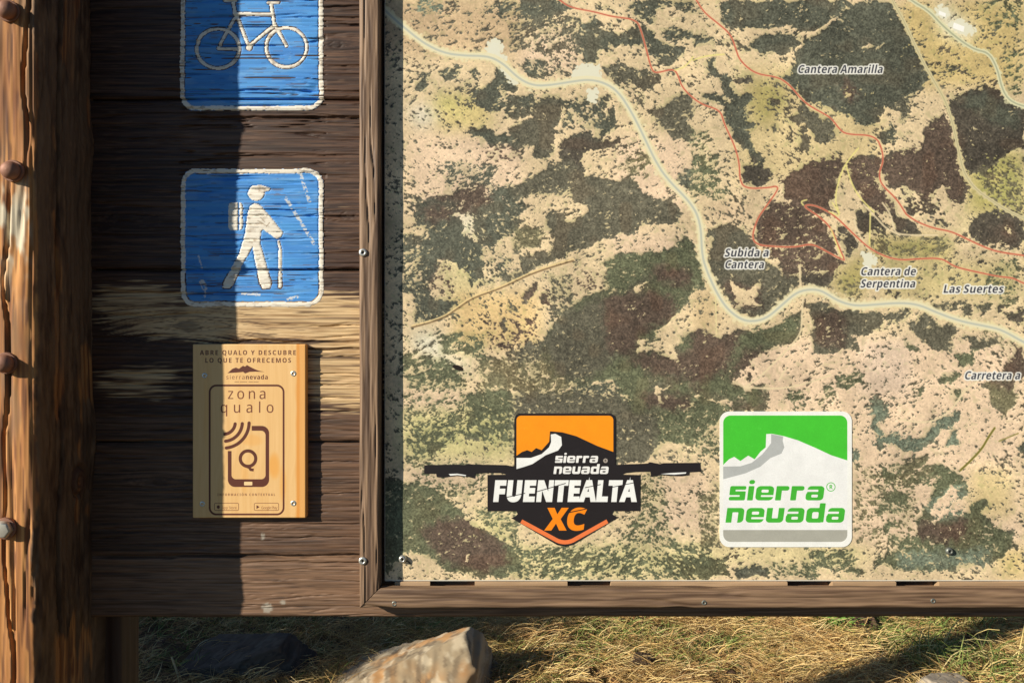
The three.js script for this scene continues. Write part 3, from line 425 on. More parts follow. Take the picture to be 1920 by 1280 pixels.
  C(1, 'v', 1020, 820, 1090, 710, 1190, 660, 1220, 590, 1340, 540, 1420, 500, 1380, 450, 1420, 400, 1370, 360, 1440, 320, 1560, 310, 1750, 290, 1890, 200, 1920, 260, 1920, 530, 1860, 600, 1820, 690, 1700, 760, 1700, 810, 1590, 820, 1600, 900, 1680, 890, 1740, 890, 1790, 950, 1840, 940, 1840, 830, 1920, 760, 1920, 1280, 1540, 1280, 1530, 1180, 1440, 1060, 1240, 1080, 1180, 1050, 1080, 1040, 1070, 980, 1010, 930); H('C', 'n', [1020, 820, 1090, 710, 1340, 560, 1600, 600, 1500, 900, 1300, 1060, 1100, 1040]); H('C', 'b', [1380, 560, 1560, 520, 1800, 560, 1820, 690, 1600, 780, 1580, 900, 1400, 900]); H('C', 'b', [1500, 930, 1640, 900, 1920, 900, 1920, 1060, 1700, 1040]); H('C', 'b', [1660, 380, 1920, 400, 1920, 500, 1700, 480]); C(.15, 'n', 1670, 1065, 1720, 1105, 1830, 1050, 1740, 1130, 1720, 1210, 1690, 1150); C(.2, 'n', 1560, 510, 1640, 460, 1620, 520, 1590, 550); C(1, 'v', 420, 800, 520, 760, 530, 800, 440, 880); C(.92, 'v', 560, 840, 660, 840, 640, 880, 560, 880); C(.72, 'n', 790, 900, 900, 860, 1010, 830, 1010, 930, 840, 950); C(.9, 'v', 560, 1170, 680, 1130, 820, 1130, 860, 1220, 820, 1280, 540, 1280); C(.72, 'v', 300, 920, 420, 930, 520, 1010, 440, 1080, 330, 1050);
  Dd(.42, 'o', 1040, 200, 1500, 200, 1480, 320, 1060, 300); Dd(.4, 'v', 1680, 420, 1890, 420, 1870, 620, 1700, 560); Dd(.46, 'v', 1760, 340, 1890, 330, 1890, 420, 1770, 410); Dd(.36, 'o', 830, 420, 990, 420, 960, 560, 820, 520); Dd(.4, 'o', 1660, 700, 1860, 760, 1880, 840, 1700, 840); Dd(.56, 'v', 240, 1080, 430, 1060, 430, 1220, 250, 1220);
  Dd(1, 'n', 90, 150, 200, 120, 290, 150, 340, 220, 370, 250, 440, 340, 540, 420, 620, 380, 620, 470, 530, 560, 430, 650, 370, 670, 290, 640, 200, 560, 140, 450, 90, 350, 100, 250); Dd(.1, 'b', 200, 460, 240, 450, 280, 500, 360, 480, 390, 490, 360, 560, 390, 600, 330, 610, 250, 600, 240, 550, 200, 500); Dd(.76, 'b', 350, 200, 380, 90, 430, 0, 620, 0, 620, 60, 720, 100, 800, 180, 830, 280, 860, 330, 780, 290, 690, 235, 600, 260, 380, 240); Dd(.82, 'b', 400, 270, 600, 265, 700, 250, 800, 300, 880, 340, 860, 380, 820, 400, 800, 490, 720, 460, 640, 400, 630, 370, 540, 420, 500, 330); Dd(1, 'k', 640, 420, 820, 420, 800, 490, 740, 480, 640, 470); Dd(.95, 'k', 830, 110, 900, 160, 960, 260, 890, 310, 850, 220); Dd(.96, 'k', 940, 40, 1000, 20, 1030, 80, 1060, 160, 1000, 190, 960, 120); Dd(.8, 'k', 1040, 60, 1100, 130, 1120, 180, 1060, 180); Dd(.92, 'k', 1160, 50, 1240, 90, 1320, 170, 1200, 190, 1160, 120);
  Dd(.97, 'k', 1600, 150, 1650, 80, 1760, 60, 1840, 30, 1920, 60, 1920, 240, 1860, 240, 1760, 230, 1700, 240, 1640, 200); Dd(.2, 'b', 1770, 160, 1840, 160, 1870, 200, 1820, 180); Dd(1, 'k', 1250, 30, 1300, 30, 1300, 70, 1250, 60); Dd(1, 'k', 1410, 110, 1460, 90, 1470, 130, 1420, 140); Dd(.7, 'k', 1340, 0, 1420, 0, 1420, 50, 1350, 40); Dd(1, 'v', 0, 290, 50, 330, 60, 430, 70, 490, 0, 510); Dd(1, 'b', 0, 740, 60, 740, 150, 780, 280, 750, 440, 740, 540, 680, 630, 630, 635, 760, 600, 800, 470, 850, 400, 870, 330, 930, 270, 980, 200, 1030, 290, 1060, 290, 1090, 400, 1060, 410, 1110, 420, 1200, 240, 1200, 240, 1150, 100, 1130, 0, 1100); H('D', 'v', [280, 760, 630, 630, 630, 770, 470, 850, 300, 860, 200, 1030, 400, 1070, 400, 1200, 100, 1120, 0, 1060, 200, 960]);
  Dd(.96, 'n', 650, 580, 740, 590, 860, 640, 1060, 640, 1110, 690, 1100, 740, 990, 760, 900, 770, 960, 830, 960, 870, 900, 850, 800, 870, 700, 870, 680, 780, 700, 690); Dd(.76, 'b', 720, 650, 870, 650, 870, 830, 740, 820); Dd(.8, 'n', 1120, 650, 1200, 620, 1290, 620, 1240, 680, 1180, 700, 1120, 690); Dd(1, 'n', 1300, 640, 1380, 650, 1430, 720, 1530, 720, 1530, 780, 1500, 790, 1520, 850, 1430, 860, 1300, 780); Dd(.7, 'n', 1270, 680, 1300, 680, 1300, 760, 1270, 750); Dd(1, 'v', 1220, 790, 1300, 840, 1300, 870, 1230, 830); Dd(1, 'n', 1540, 760, 1600, 770, 1660, 800, 1790, 790, 1800, 810, 1700, 840, 1630, 870, 1620, 810); Dd(1, 'v', 1530, 870, 1640, 880, 1630, 940, 1550, 950); Dd(.95, 'v', 1440, 1000, 1500, 975, 1560, 1000, 1500, 1050, 1440, 1030); Dd(.8, 'v', 1500, 1090, 1550, 1080, 1550, 1150, 1510, 1150); Dd(.95, 'b', 1860, 840, 1920, 830, 1920, 1020, 1850, 1020, 1800, 980, 1850, 900); Dd(1, 'o', 1700, 1040, 1870, 1030, 1870, 1150, 1800, 1200, 1720, 1100); H('D', 'b', [1720, 1035, 1880, 1030, 1880, 1080, 1730, 1070]);
  Dd(.95, 'k', 1810, 640, 1920, 620, 1920, 700, 1870, 700, 1820, 670); Dd(.9, 'n', 1620, 600, 1700, 590, 1720, 620, 1640, 640); Dd(.7, 'n', 1380, 580, 1540, 590, 1540, 620, 1390, 610); Dd(.8, 'n', 1560, 590, 1600, 580, 1600, 650, 1580, 640); Dd(.6, 'v', 830, 1010, 960, 980, 1000, 1030, 900, 1080, 840, 1060); Dd(.5, 'v', 750, 1080, 820, 1070, 820, 1140, 760, 1140); Dd(.44, 'v', 560, 1080, 640, 1080, 630, 1200, 570, 1200); Dd(1, 's', 1040, 1160, 1100, 1160, 1110, 1239, 1050, 1239); Dd(1, 'v', 720, 1150, 750, 1160, 740, 1190); Dd(.62, 'v', 1300, 1080, 1335, 1080, 1320, 1150);
  for (const [x, y, r] of [[1180, 540, 22], [930, 565, 16], [1780, 620, 24], [1672, 345, 18], [1635, 262, 12], [342, 960, 12], [328, 1015, 14], [1860, 262, 18], [1805, 248, 12], [1140, 525, 12], [1500, 310, 9]]) Dd(1, 'k', x - r, y, x, y - r, x + r, y, x, y + r);
  E(.36, 'v', 160, 0, 520, 0, 520, 200, 180, 200); E(.5, 'v', 180, 180, 340, 200, 340, 400, 190, 380); E(.62, 'v', 280, 220, 420, 190, 560, 210, 600, 160, 700, 130, 800, 110, 800, 300, 700, 290, 640, 270, 500, 230, 380, 330, 300, 280); E(.88, 'v', 520, 0, 800, 0, 800, 110, 640, 130, 540, 180, 520, 80); E(.9, 'n', 800, 0, 1400, 0, 1480, 100, 1640, 120, 1640, 300, 1590, 350, 1390, 390, 1100, 500, 820, 380); E(.72, 'v', 1640, 120, 1740, 20, 1900, 0, 1920, 330, 1700, 270, 1640, 300); H('E', 'b', [1500, 0, 1900, 0, 1900, 90, 1600, 80]); E(.42, 'v', 560, 640, 820, 640, 840, 1000, 780, 880, 700, 830); E(.46, 'v', 800, 860, 1920, 840, 1920, 1050, 800, 1050); E(.42, 'v', 1520, 430, 1650, 430, 1700, 840, 1400, 840, 1520, 660); E(.36, 'v', 190, 380, 640, 380, 640, 560, 420, 590, 260, 490); E(.88, 'v', 180, 500, 260, 500, 420, 600, 560, 720, 700, 830, 780, 880, 840, 1000, 760, 1040, 420, 1010, 330, 940, 190, 900, 60, 1040, 60, 480); E(.94, 'b', 400, 720, 540, 720, 740, 860, 760, 960, 620, 1000, 400, 940, 280, 780); E(.1, 'b', 500, 940, 540, 880, 550, 900, 540, 970); E(.84, 'v', 1740, 960, 1800, 930, 1920, 920, 1920, 1040, 1760, 1040); E(.7, 'v', 1870, 790, 1920, 780, 1920, 860, 1880, 850);
  F(.84, 'v', 0, 0, 240, 80, 160, 130, 150, 200, 0, 180); F(.52, 'v', 0, 180, 150, 180, 150, 340, 0, 340); F(.34, 'o', 920, 400, 1280, 400, 1250, 860, 920, 860); F(.5, 'o', 20, 560, 150, 560, 150, 860, 40, 840); F(1, 's', 1020, 40, 1080, 40, 1110, 110, 1060, 140, 1070, 190, 1110, 240, 1160, 210, 1220, 270, 1300, 240, 1350, 190, 1420, 130, 1510, 80, 1510, 130, 1440, 180, 1350, 280, 1300, 310, 1240, 320, 1160, 300, 1090, 270, 1060, 330, 1050, 270, 1030, 190); F(.9, 's', 1470, 190, 1500, 180, 1510, 250, 1540, 290, 1500, 290, 1450, 300); F(.52, 'v', 1060, 410, 1400, 400, 1400, 520, 1080, 510); F(.88, 'o', 1200, 400, 1340, 340, 1340, 370, 1260, 420, 1200, 490); F(.92, 'o', 1280, 450, 1400, 390, 1400, 440, 1320, 470); F(1, 's', 910, 310, 960, 340, 920, 390);
  F(.86, 'v', 1400, 380, 1500, 440, 1560, 490, 1580, 540, 1540, 580, 1480, 520, 1420, 580, 1370, 620, 1340, 680, 1370, 750, 1460, 690, 1560, 690, 1590, 620, 1690, 600, 1700, 640, 1640, 660, 1720, 750, 1830, 790, 1820, 850, 1760, 940, 1600, 980, 1430, 1000, 1300, 1010, 1160, 1000, 1040, 960, 1150, 890, 1200, 830, 1290, 790, 1270, 700, 1340, 620, 1380, 480); H('F', 's', [1300, 620, 1560, 500, 1560, 690, 1400, 720]); H('F', 's', [1160, 900, 1700, 880, 1700, 980, 1180, 1000]); H('F', 'b', [1280, 720, 1420, 740, 1560, 700, 1560, 820, 1400, 850, 1260, 800]); F(.88, 'v', 1060, 620, 1120, 570, 1220, 560, 1230, 640, 1150, 680, 1070, 670); F(.8, 'v', 1090, 720, 1150, 720, 1150, 760, 1090, 760); F(.8, 'v', 1110, 790, 1170, 790, 1170, 830, 1120, 830); F(1, 'o', 1690, 0, 1860, 0, 1840, 60, 1780, 100, 1700, 40); F(.86, 'v', 0, 930, 180, 930, 200, 1030, 0, 1030); F(.96, 'g', 230, 990, 360, 970, 430, 1030, 260, 1040); F(.6, 'v', 640, 880, 900, 890, 960, 1030, 860, 1010, 700, 960); F(.48, 'v', 430, 960, 720, 960, 720, 1040, 450, 1040); F(.8, 'g', 1860, 290, 1920, 280, 1920, 340, 1870, 330);
  const blur = (src, r, ch) => { const a = new Float32Array(N * N), b = new Float32Array(N * N), d = src.getImageData(0, 0, N, N).data; for (let i = 0; i < N * N; i++) a[i] = d[i * 4 + ch]; for (let pass = 0; pass < 2; pass++) { for (let y = 0; y < N; y++) { let s = 0; const o = y * N; for (let x = -r; x <= r; x++) s += a[o + clamp(x, 0, N - 1)]; for (let x = 0; x < N; x++) { b[o + x] = s / (2 * r + 1); s += a[o + Math.min(N - 1, x + r + 1)] - a[o + Math.max(0, x - r)]; } } for (let x = 0; x < N; x++) { let s = 0; for (let y = -r; y <= r; y++) s += b[clamp(y, 0, N - 1) * N + x]; for (let y = 0; y < N; y++) { a[y * N + x] = s / (2 * r + 1); s += b[Math.min(N - 1, y + r + 1) * N + x] - b[Math.max(0, y - r) * N + x]; } } } return a; };
  const den = blur(dx, 2, 0), hr = blur(hx, 6, 0), hg = blur(hx, 6, 1), hb = blur(hx, 6, 2), gr = blur(gx, 14, 0), gg = blur(gx, 14, 1), gb = blur(gx, 14, 2);
  const [oc, ox] = canvas(N, N), im = ox.createImageData(N, N);
  const field = new Float32Array(N * N), hash = (a, b) => LAT[((a * 73 + b * 151 + 11) & 255) + ((((a * 19) ^ (b * 57)) & 255) << 8)];
  for (let y = 0; y < N; y++) for (let x = 0; x < N; x++) {          // cover: patches with torn, slanting edges, and single bushes where it is thin
    const wx = x + 7 * (vn(x / 6, y / 6 + 70) - 0.5) + 14 * (vn(x / 20 + 9, y / 20) - 0.5), wy = y + 7 * (vn(x / 6 + 40, y / 6) - 0.5) + 14 * (vn(x / 20, y / 20 + 50) - 0.5);
    const j = clamp(wy | 0, 0, N - 1) * N + clamp(wx | 0, 0, N - 1), lean = sstep(0.4, 0.6, vn(x / 110 + 3, y / 110 + 44)), ua = x + 0.8 * y, ub = x - 0.5 * y;
    const n = 0.36 * (vn(ua / 4.6 + 5, y / 3.4) * lean + vn(ub / 4.2 + 25, y / 3.6) * (1 - lean)) + 0.3 * (vn(ua / 10, y / 7 + 8) * lean + vn(ub / 9 + 12, y / 8) * (1 - lean)) + 0.22 * vn(x / 1.9, y / 1.9 + 20) + 0.12 * vn(x / 30 + 60, y / 30), d = den[j] / 255;
    let v = d + 2.15 * (n - 0.5);
    if (d < 0.82) {
      const S = 6.5, cx = Math.floor(x / S), cy = Math.floor(y / S);
      for (let a = -1; a < 2; a++) for (let b = -1; b < 2; b++) { const h = hash(cx + a, cy + b); if (h < d * 1.2 - 0.15) { const px = (cx + a + 0.15 + 0.7 * hash(cx + a + 40, cy + b)) * S, py = (cy + b + 0.15 + 0.7 * hash(cx + a, cy + b + 90)) * S, r = 0.8 + 2.4 * hash(cx + a + 7, cy + b + 13) ** 2; v = Math.max(v, 0.5 + 0.22 * (r - Math.hypot(x - px, (y - py) * 1.15))); } }
    }
    field[y * N + x] = v;
  }
  for (let y = 0; y < N; y++) for (let x = 0; x < N; x++) {
    const i = y * N + x, v = field[i], t = sstep(0.4, 0.58, v), n1 = vn(x / 4.2 + 5, y / 3.8), n2 = vn(x / 9, y / 8 + 8), n3 = vn(x / 2.1, y / 2.1 + 20), n4 = vn(x / 30 + 60, y / 30), n5 = vn(x / 70 + 11, y / 60);
    const F = (a, b) => clamp(field[clamp(b, 0, N - 1) * N + clamp(a, 0, N - 1)], 0.37, 0.75), q = F(x + 2, y + 2) - F(x - 2, y - 2), rel = clamp(q * 0.55, -0.2, 0.2);
    const m = (0.88 + 0.5 * (n3 - 0.5) + 0.34 * n2 * n1 + 0.22 * (n5 - 0.5)) * (1 - 0.7 * rel * 0.6), k = (1 + 0.14 * (n3 - 0.5) + 0.12 * (n4 - 0.5) + 0.12 * (n5 - 0.5) + 0.08 * (n1 - 0.5)) * (1 + (rel < 0 ? -0.34 : -0.75) * rel);
    const v2 = den[i] / 255 + 1.6 * (0.4 * vn(x / 5 + 91, y / 5 + 17) + 0.35 * vn(x / 13 + 33, y / 12) + 0.25 * n3 - 0.5), lite = 0.36 * sstep(0.3, 0.62, v2);
    const R0 = gr[i] * (1 - lite) + lite * (gr[i] * 0.58 + 32), G0 = gg[i] * (1 - lite) + lite * (gg[i] * 0.62 + 36), B0 = gb[i] * (1 - lite) + lite * (gb[i] * 0.55 + 26);
    const j2 = clamp(y + ((n2 - 0.5) * 16 | 0), 0, N - 1) * N + clamp(x + ((n1 - 0.5) * 16 | 0), 0, N - 1), br = sstep(0.6, 0.85, n4) * 4;
    im.data[i * 4] = R0 * k * (1 - t) + (hr[j2] * m + br) * t; im.data[i * 4 + 1] = G0 * k * (1 - t) + hg[j2] * m * t; im.data[i * 4 + 2] = B0 * k * (1 - t) + (hb[j2] * m - br * 0.4) * t; im.data[i * 4 + 3] = 255;
  }
  ox.putImageData(im, 0, 0);
  // ---- roads and tracks
  ox.lineJoin = ox.lineCap = 'round';
  const smooth = (a) => { ox.beginPath(); ox.moveTo(a[0], a[1]); for (let i = 2; i < a.length - 2; i += 2) ox.quadraticCurveTo(a[i], a[i + 1], (a[i] + a[i + 2]) / 2, (a[i + 1] + a[i + 3]) / 2); ox.lineTo(a[a.length - 2], a[a.length - 1]); };
  const line = (pts, ...st) => { for (const [w, col, off] of st) { ox.lineWidth = w; ox.strokeStyle = col; smooth(off ? pts.map((v, i) => v + (i % 2 ? off : 0)) : pts); ox.stroke(); } };
  const rough = (pts, w, col) => { ox.fillStyle = col; for (let i = 0; i < pts.length - 2; i += 2) { const l = Math.hypot(pts[i + 2] - pts[i], pts[i + 3] - pts[i + 1]); for (let s = 0; s < l; s += 2.5) { const t = s / l; ox.beginPath(); ox.ellipse(pts[i] + (pts[i + 2] - pts[i]) * t + rr(-w, w) * 0.5, pts[i + 1] + (pts[i + 3] - pts[i + 1]) * t + rr(-w, w) * 0.5, rr(1.5, 4.5), rr(1.5, 4), rnd() * 3, 0, 7); ox.fill(); } } };
  const tA = (...a) => T('A', a), tB = (...a) => T('B', a), tD = (...a) => T('D', a), tF = (...a) => T('F', a);
  const road = [...tA(30, 20, 85, 80, 215, 190, 310, 265, 430, 320, 560, 335, 690, 335, 780, 380, 870, 470, 960, 515, 1070, 510, 1180, 490, 1300, 475, 1400, 500, 1480, 560, 1560, 690, 1620, 810, 1690, 960, 1760, 1070, 1920, 1230), ...tD(46, 130, 50, 300, 80, 400, 140, 530, 200, 620, 280, 680, 350, 690, 430, 670, 520, 590, 600, 520, 680, 500, 750, 510, 840, 570, 940, 600, 1070, 590, 1200, 580, 1310, 590, 1420, 640, 1560, 690, 1720, 720, 1800, 740, 1920, 810, 2300, 1000, 2700, 900, 3400, 1200)];
  rough(road, 27, 'rgba(228,212,166,0.55)'); rough(road, 18, 'rgba(230,220,180,0.8)');
  ox.fillStyle = 'rgb(222,222,204)'; for (const a of [tA(690, 260, 730, 235, 770, 270, 760, 320, 790, 350, 680, 335), tA(1210, 430, 1240, 400, 1350, 395, 1360, 470, 1200, 480), tA(1290, 540, 1340, 540, 1320, 610, 1290, 590), tA(770, 400, 860, 500, 830, 490), tB(1410, 60, 1440, 40, 1480, 60, 1470, 100, 1420, 90), tB(1490, 140, 1560, 120, 1640, 180, 1580, 200), tD(985, 300, 1030, 290, 1060, 350, 1000, 380)]) { path(ox, a); ox.closePath(); ox.fill(); rough([...a, a[0], a[1]], 7, 'rgb(222,221,200)'); }
  line(road, [16, 'rgba(228,218,174,0.6)'], [11, 'rgba(226,220,188,0.9)'], [3.8, 'rgb(188,192,178)']);
  const pale = tB(1150, -60, 1150, 0, 1210, 90, 1260, 200, 1330, 350, 1400, 470, 1470, 590, 1510, 720, 1540, 860, 1570, 1000, 1640, 1100, 1760, 1180, 1850, 1239, 1990, 1290, 2400, 1400); rough(pale, 7, 'rgba(206,192,146,0.8)'); line(pale, [6, 'rgb(208,198,156)'], [2, 'rgb(186,176,138)']);
  const pale2 = tB(1230, -40, 1260, 0, 1370, 60, 1450, 150, 1560, 240, 1640, 290, 1720, 305, 1770, 400, 1790, 500, 1830, 580, 1920, 620, 2300, 700); rough(pale2, 8, 'rgba(214,210,170,0.7)'); line(pale2, [8, 'rgb(216,214,178)'], [3, 'rgb(170,174,146)']);
  ox.fillStyle = 'rgb(244,244,240)'; for (const [x, y, w, h] of [[1430, 62, 40, 26], [1515, 130, 62, 40]]) { const q = tB(x, y, x + w, y + h * 0.6, x + w * 0.9, y + h * 1.4, x - w * 0.1, y + h * 0.8); path(ox, q); ox.closePath(); ox.fill(); }
  for (const a of [tD(640, 560, 630, 640, 632, 750, 570, 830, 480, 920, 380, 1020, 300, 1070), tD(620, 370, 622, 480), tD(300, 1070, 420, 1080, 560, 1075, 720, 1030, 800, 1000), tD(500, 1030, 540, 960), tD(935, 100, 960, 180, 1000, 240, 1030, 290), tD(1100, 0, 1150, 60, 1165, 160, 1200, 188, 1420, 188), tD(990, 10, 1060, 80, 1120, 150, 1200, 188), tF(1180, 140, 1280, 160, 1380, 150, 1480, 90, 1560, -40), tD(1540, 1150, 1580, 1080, 1700, 1000)]) line(a, [3.4, 'rgba(228,210,172,0.85)']);
  line(tD(130, 540, 135, 760), [2.2, 'rgb(226,212,160)']); line(tF(1530, 430, 1640, 330, 1690, 240, 1725, 190), [4, 'rgb(140,136,62)'], [2, 'rgb(116,108,56)']); line(tF(1750, 265, 1860, 220), [2.5, 'rgb(150,140,84)']);
  line(T('C', [230, 740, 400, 700, 500, 630, 600, 560, 760, 510, 960, 410, 1200, 340]), [3, 'rgba(120,96,66,0.8)', 2.5], [2.6, 'rgba(232,206,150,0.9)', -1]);
  const red = (a) => line(a, [4.6, 'rgba(228,176,138,0.6)'], [2.2, 'rgb(196,102,82)']);
  red([...tA(1060, -40, 1120, 0, 1180, 45, 1330, 70, 1430, 100, 1580, 115, 1610, 190, 1640, 300, 1670, 420, 1700, 440, 1800, 410, 1830, 450, 1850, 520, 1920, 590), ...tB(60, 610, 160, 640, 180, 720, 240, 840, 270, 950, 270, 1040, 300, 1095, 440, 1090, 485, 1078, 496, 1100, 400, 1230), ...tD(370, 100, 340, 200, 370, 245, 480, 255, 600, 258, 690, 235, 780, 285, 876, 335, 880, 330, 840, 240, 800, 140, 720, 70, 645, 24, 660, 10, 720, 18, 820, 70, 930, 180, 1040, 280, 1180, 335, 1310, 325, 1450, 320, 1510, 370, 1640, 400, 1780, 430, 1860, 435, 1920, 470, 2300, 600)]);
  red([...tB(-20, -60, 20, 0, 60, 70, 150, 140, 220, 200, 250, 290, 270, 350, 360, 430, 490, 445, 560, 490, 640, 590, 720, 640, 800, 680, 850, 750, 890, 780, 1060, 785, 1100, 870, 1105, 940, 1080, 1000, 1090, 1070, 1180, 1150, 1230, 1230), ...tD(1240, 70, 1300, 110, 1400, 150, 1500, 165, 1600, 215, 1720, 270, 1800, 290, 1920, 305, 2400, 380)]);
  for (const a of [tA(1920, 340, 1880, 400, 1810, 420), tB(0, 350, 60, 325, 180, 315), tB(960, 860, 900, 930, 860, 1000, 820, 1150, 850, 1239), tB(890, 960, 910, 1040, 960, 1140, 1050, 1230), tD(810, 0, 870, 90, 790, 50), tD(1030, 60, 1025, 240), tD(800, 150, 840, 260, 866, 318), tB(640, 1190, 620, 1170, 660, 1160)]) line(a, [3, 'rgba(230,220,140,0.85)']);
  // ---- place names
  const name = (s, x0, x1, y) => { ox.save(); ox.font = 'bold 21px sans-serif'; const w = ox.measureText(s).width; ox.translate(x0 - MX0, y - oy); ox.transform((x1 - x0) / w, 0, -0.2, 1, 0, 0); ox.strokeStyle = 'rgba(236,236,230,0.95)'; ox.lineWidth = 4.6; ox.strokeText(s, 0, 0); ox.fillStyle = 'rgb(58,60,70)'; ox.fillText(s, 0, 0); ox.restore(); };
  name('Cantera Amarilla', 1495, 1656, 137); name('Subida a', 1358, 1442, 481); name('Cantera', 1358, 1433, 503); name('Cantera de', 1613, 1718, 516); name('Serpentina', 1613, 1717, 539); name('Las Suertes', 1768, 1882, 549); name('Carretera a', 1808, 1914, 711);
  ox.fillStyle = 'rgb(34,26,20)'; const bug = T('C', [508, 990]); ox.beginPath(); ox.ellipse(bug[0], bug[1], 11, 4.6, 0.35, 0, 7); ox.fill();
  return oc;
}
const mapPanel = thing('framed_map', 'large aerial photo map with roads and place names in brown wooden frame', 'map');
const a0 = at(MX0, MY1, ZM), MAPW = 2048 * U * (D - ZM) / D;
{
  const tex = ctex(mapTexture()); const sheet = new THREE.MeshPhysicalMaterial({ map: tex, roughness: 0.55, specularIntensity: 0.6 });
  const g = new THREE.PlaneGeometry(MAPW, MAPW); const m = part('map_print', g, sheet, mapPanel); m.position.set(a0.x + MAPW / 2, a0.y + MAPW / 2, ZM * U);
  const e = part('backing_sheet', new RoundedBoxGeometry(MAPW + 2.6 * U, MAPW + 5 * U, 6 * U, 2, 0.9 * U), new THREE.MeshStandardMaterial({ color: new THREE.Color().setRGB(...L(222, 218, 204)), roughness: 0.4 }), mapPanel); e.position.set(a0.x + MAPW / 2, a0.y + MAPW / 2, (ZM - 3.5) * U);
  screw(mapPanel, 754, 1049, ZM, 7.4, 8); screw(mapPanel, 1783, 1034, ZM, 7, 6, dullSteel);
}
// stickers on the map
function sticker(name, label, outline, w, h, S, ox, oy, draw) {                  // outline in measured grid units of scale S from ox,oy
  const [cv, c] = canvas(w, h); draw(c); { const d = c.getImageData(0, 0, w, h); for (let i = 0; i < d.data.length; i += 4) { const x = (i / 4) % w, y = (i / 4 / w) | 0, k = 1 + 0.05 * (vn(x / 3, y / 3) - 0.5) + 0.06 * (fbm(x / 60, y / 60, 3) - 0.5), e = vn(x / 2.5 + 60, y / 2.5) * vn(x / 24, y / 24 + 9) > 0.72 ? 14 : 0; d.data[i] = d.data[i] * k + e; d.data[i + 1] = d.data[i + 1] * k + e; d.data[i + 2] = d.data[i + 2] * k + e; } c.putImageData(d, 0, 0); }
  const pts = outline.map((q) => { const v = at(ox + q[0] / S, oy + q[1] / S, ZM + 1); return new THREE.Vector2(v.x, v.y); });
  const g = new THREE.ExtrudeGeometry(new THREE.Shape(pts), { depth: 0.7 * U, bevelEnabled: false }), p = g.attributes.position, uv = g.attributes.uv, k = D / (D - ZM - 1);
  for (let i = 0; i < p.count; i++) { const px = p.getX(i) / U * k + 960, py = 640 - (p.getY(i) - EYE) / U * k; uv.setXY(i, (px - ox) * S / w, 1 - (py - oy) * S / h); }
  const m = part(name, g, new THREE.MeshPhysicalMaterial({ map: ctex(cv), roughness: 0.42, specularIntensity: 0.7 }), scene); m.position.z = (ZM + 0.35) * U; return m;
}
const rrOutline = (x0, y0, x1, y1, r) => { const o = []; for (const [cx, cy, t] of [[x1 - r, y0 + r, -1.5708], [x1 - r, y1 - r, 0], [x0 + r, y1 - r, 1.5708], [x0 + r, y0 + r, 3.1416]]) for (let i = 0; i <= 8; i++) { const a = t + i * 1.5708 / 8; o.push([cx + r * Math.cos(a), cy + r * Math.sin(a)]); } return o; };
tag(sticker('square_sticker', 'white rounded square sticker with green sky and mountain logo', rrOutline(152, 95, 908, 870, 56), 1060, 1000, 3.0484, 1300, 740, (c) => {
  c.fillStyle = 'rgb(238,240,236)'; c.fillRect(0, 0, 1060, 1000);
  c.save(); rrect(c, 172, 118, 710, 722, 42); c.clip();
  c.fillStyle = 'rgb(72,196,56)'; c.fillRect(160, 100, 740, 400);
  c.fillStyle = 'rgb(236,238,238)'; path(c, [160, 415, 180, 392, 205, 368, 235, 354, 270, 378, 315, 347, 352, 368, 385, 325, 415, 300, 418, 224, 450, 222, 520, 236, 600, 260, 700, 303, 790, 345, 890, 377, 890, 860, 160, 860]); c.closePath(); c.fill();
  c.fillStyle = 'rgb(178,182,182)'; path(c, [446, 224, 515, 238, 512, 262, 522, 300, 505, 335, 440, 362, 385, 410, 300, 448, 172, 482, 165, 410, 270, 408, 335, 388, 395, 340, 420, 310, 428, 300, 446, 276]); c.closePath(); c.fill();
  c.fillStyle = 'rgb(170,170,160)'; c.fillRect(160, 772, 740, 90); c.restore();
  const gr = 'rgb(70,180,58)'; squareText(c, 'sierra', 208, 748, 603, 82, gr); squareText(c, 'neuada', 190, 866, 730, 84, gr);
  c.strokeStyle = gr; c.lineWidth = 4; c.beginPath(); c.arc(788, 526, 24, 0, 7); c.stroke(); c.fillStyle = gr; c.font = 'bold 34px sans-serif'; c.textAlign = 'center'; c.fillText('R', 788, 538);
}), 'white rounded square sticker with green sky, mountain and green lettering on map', 'sticker', 'stickers on the map');
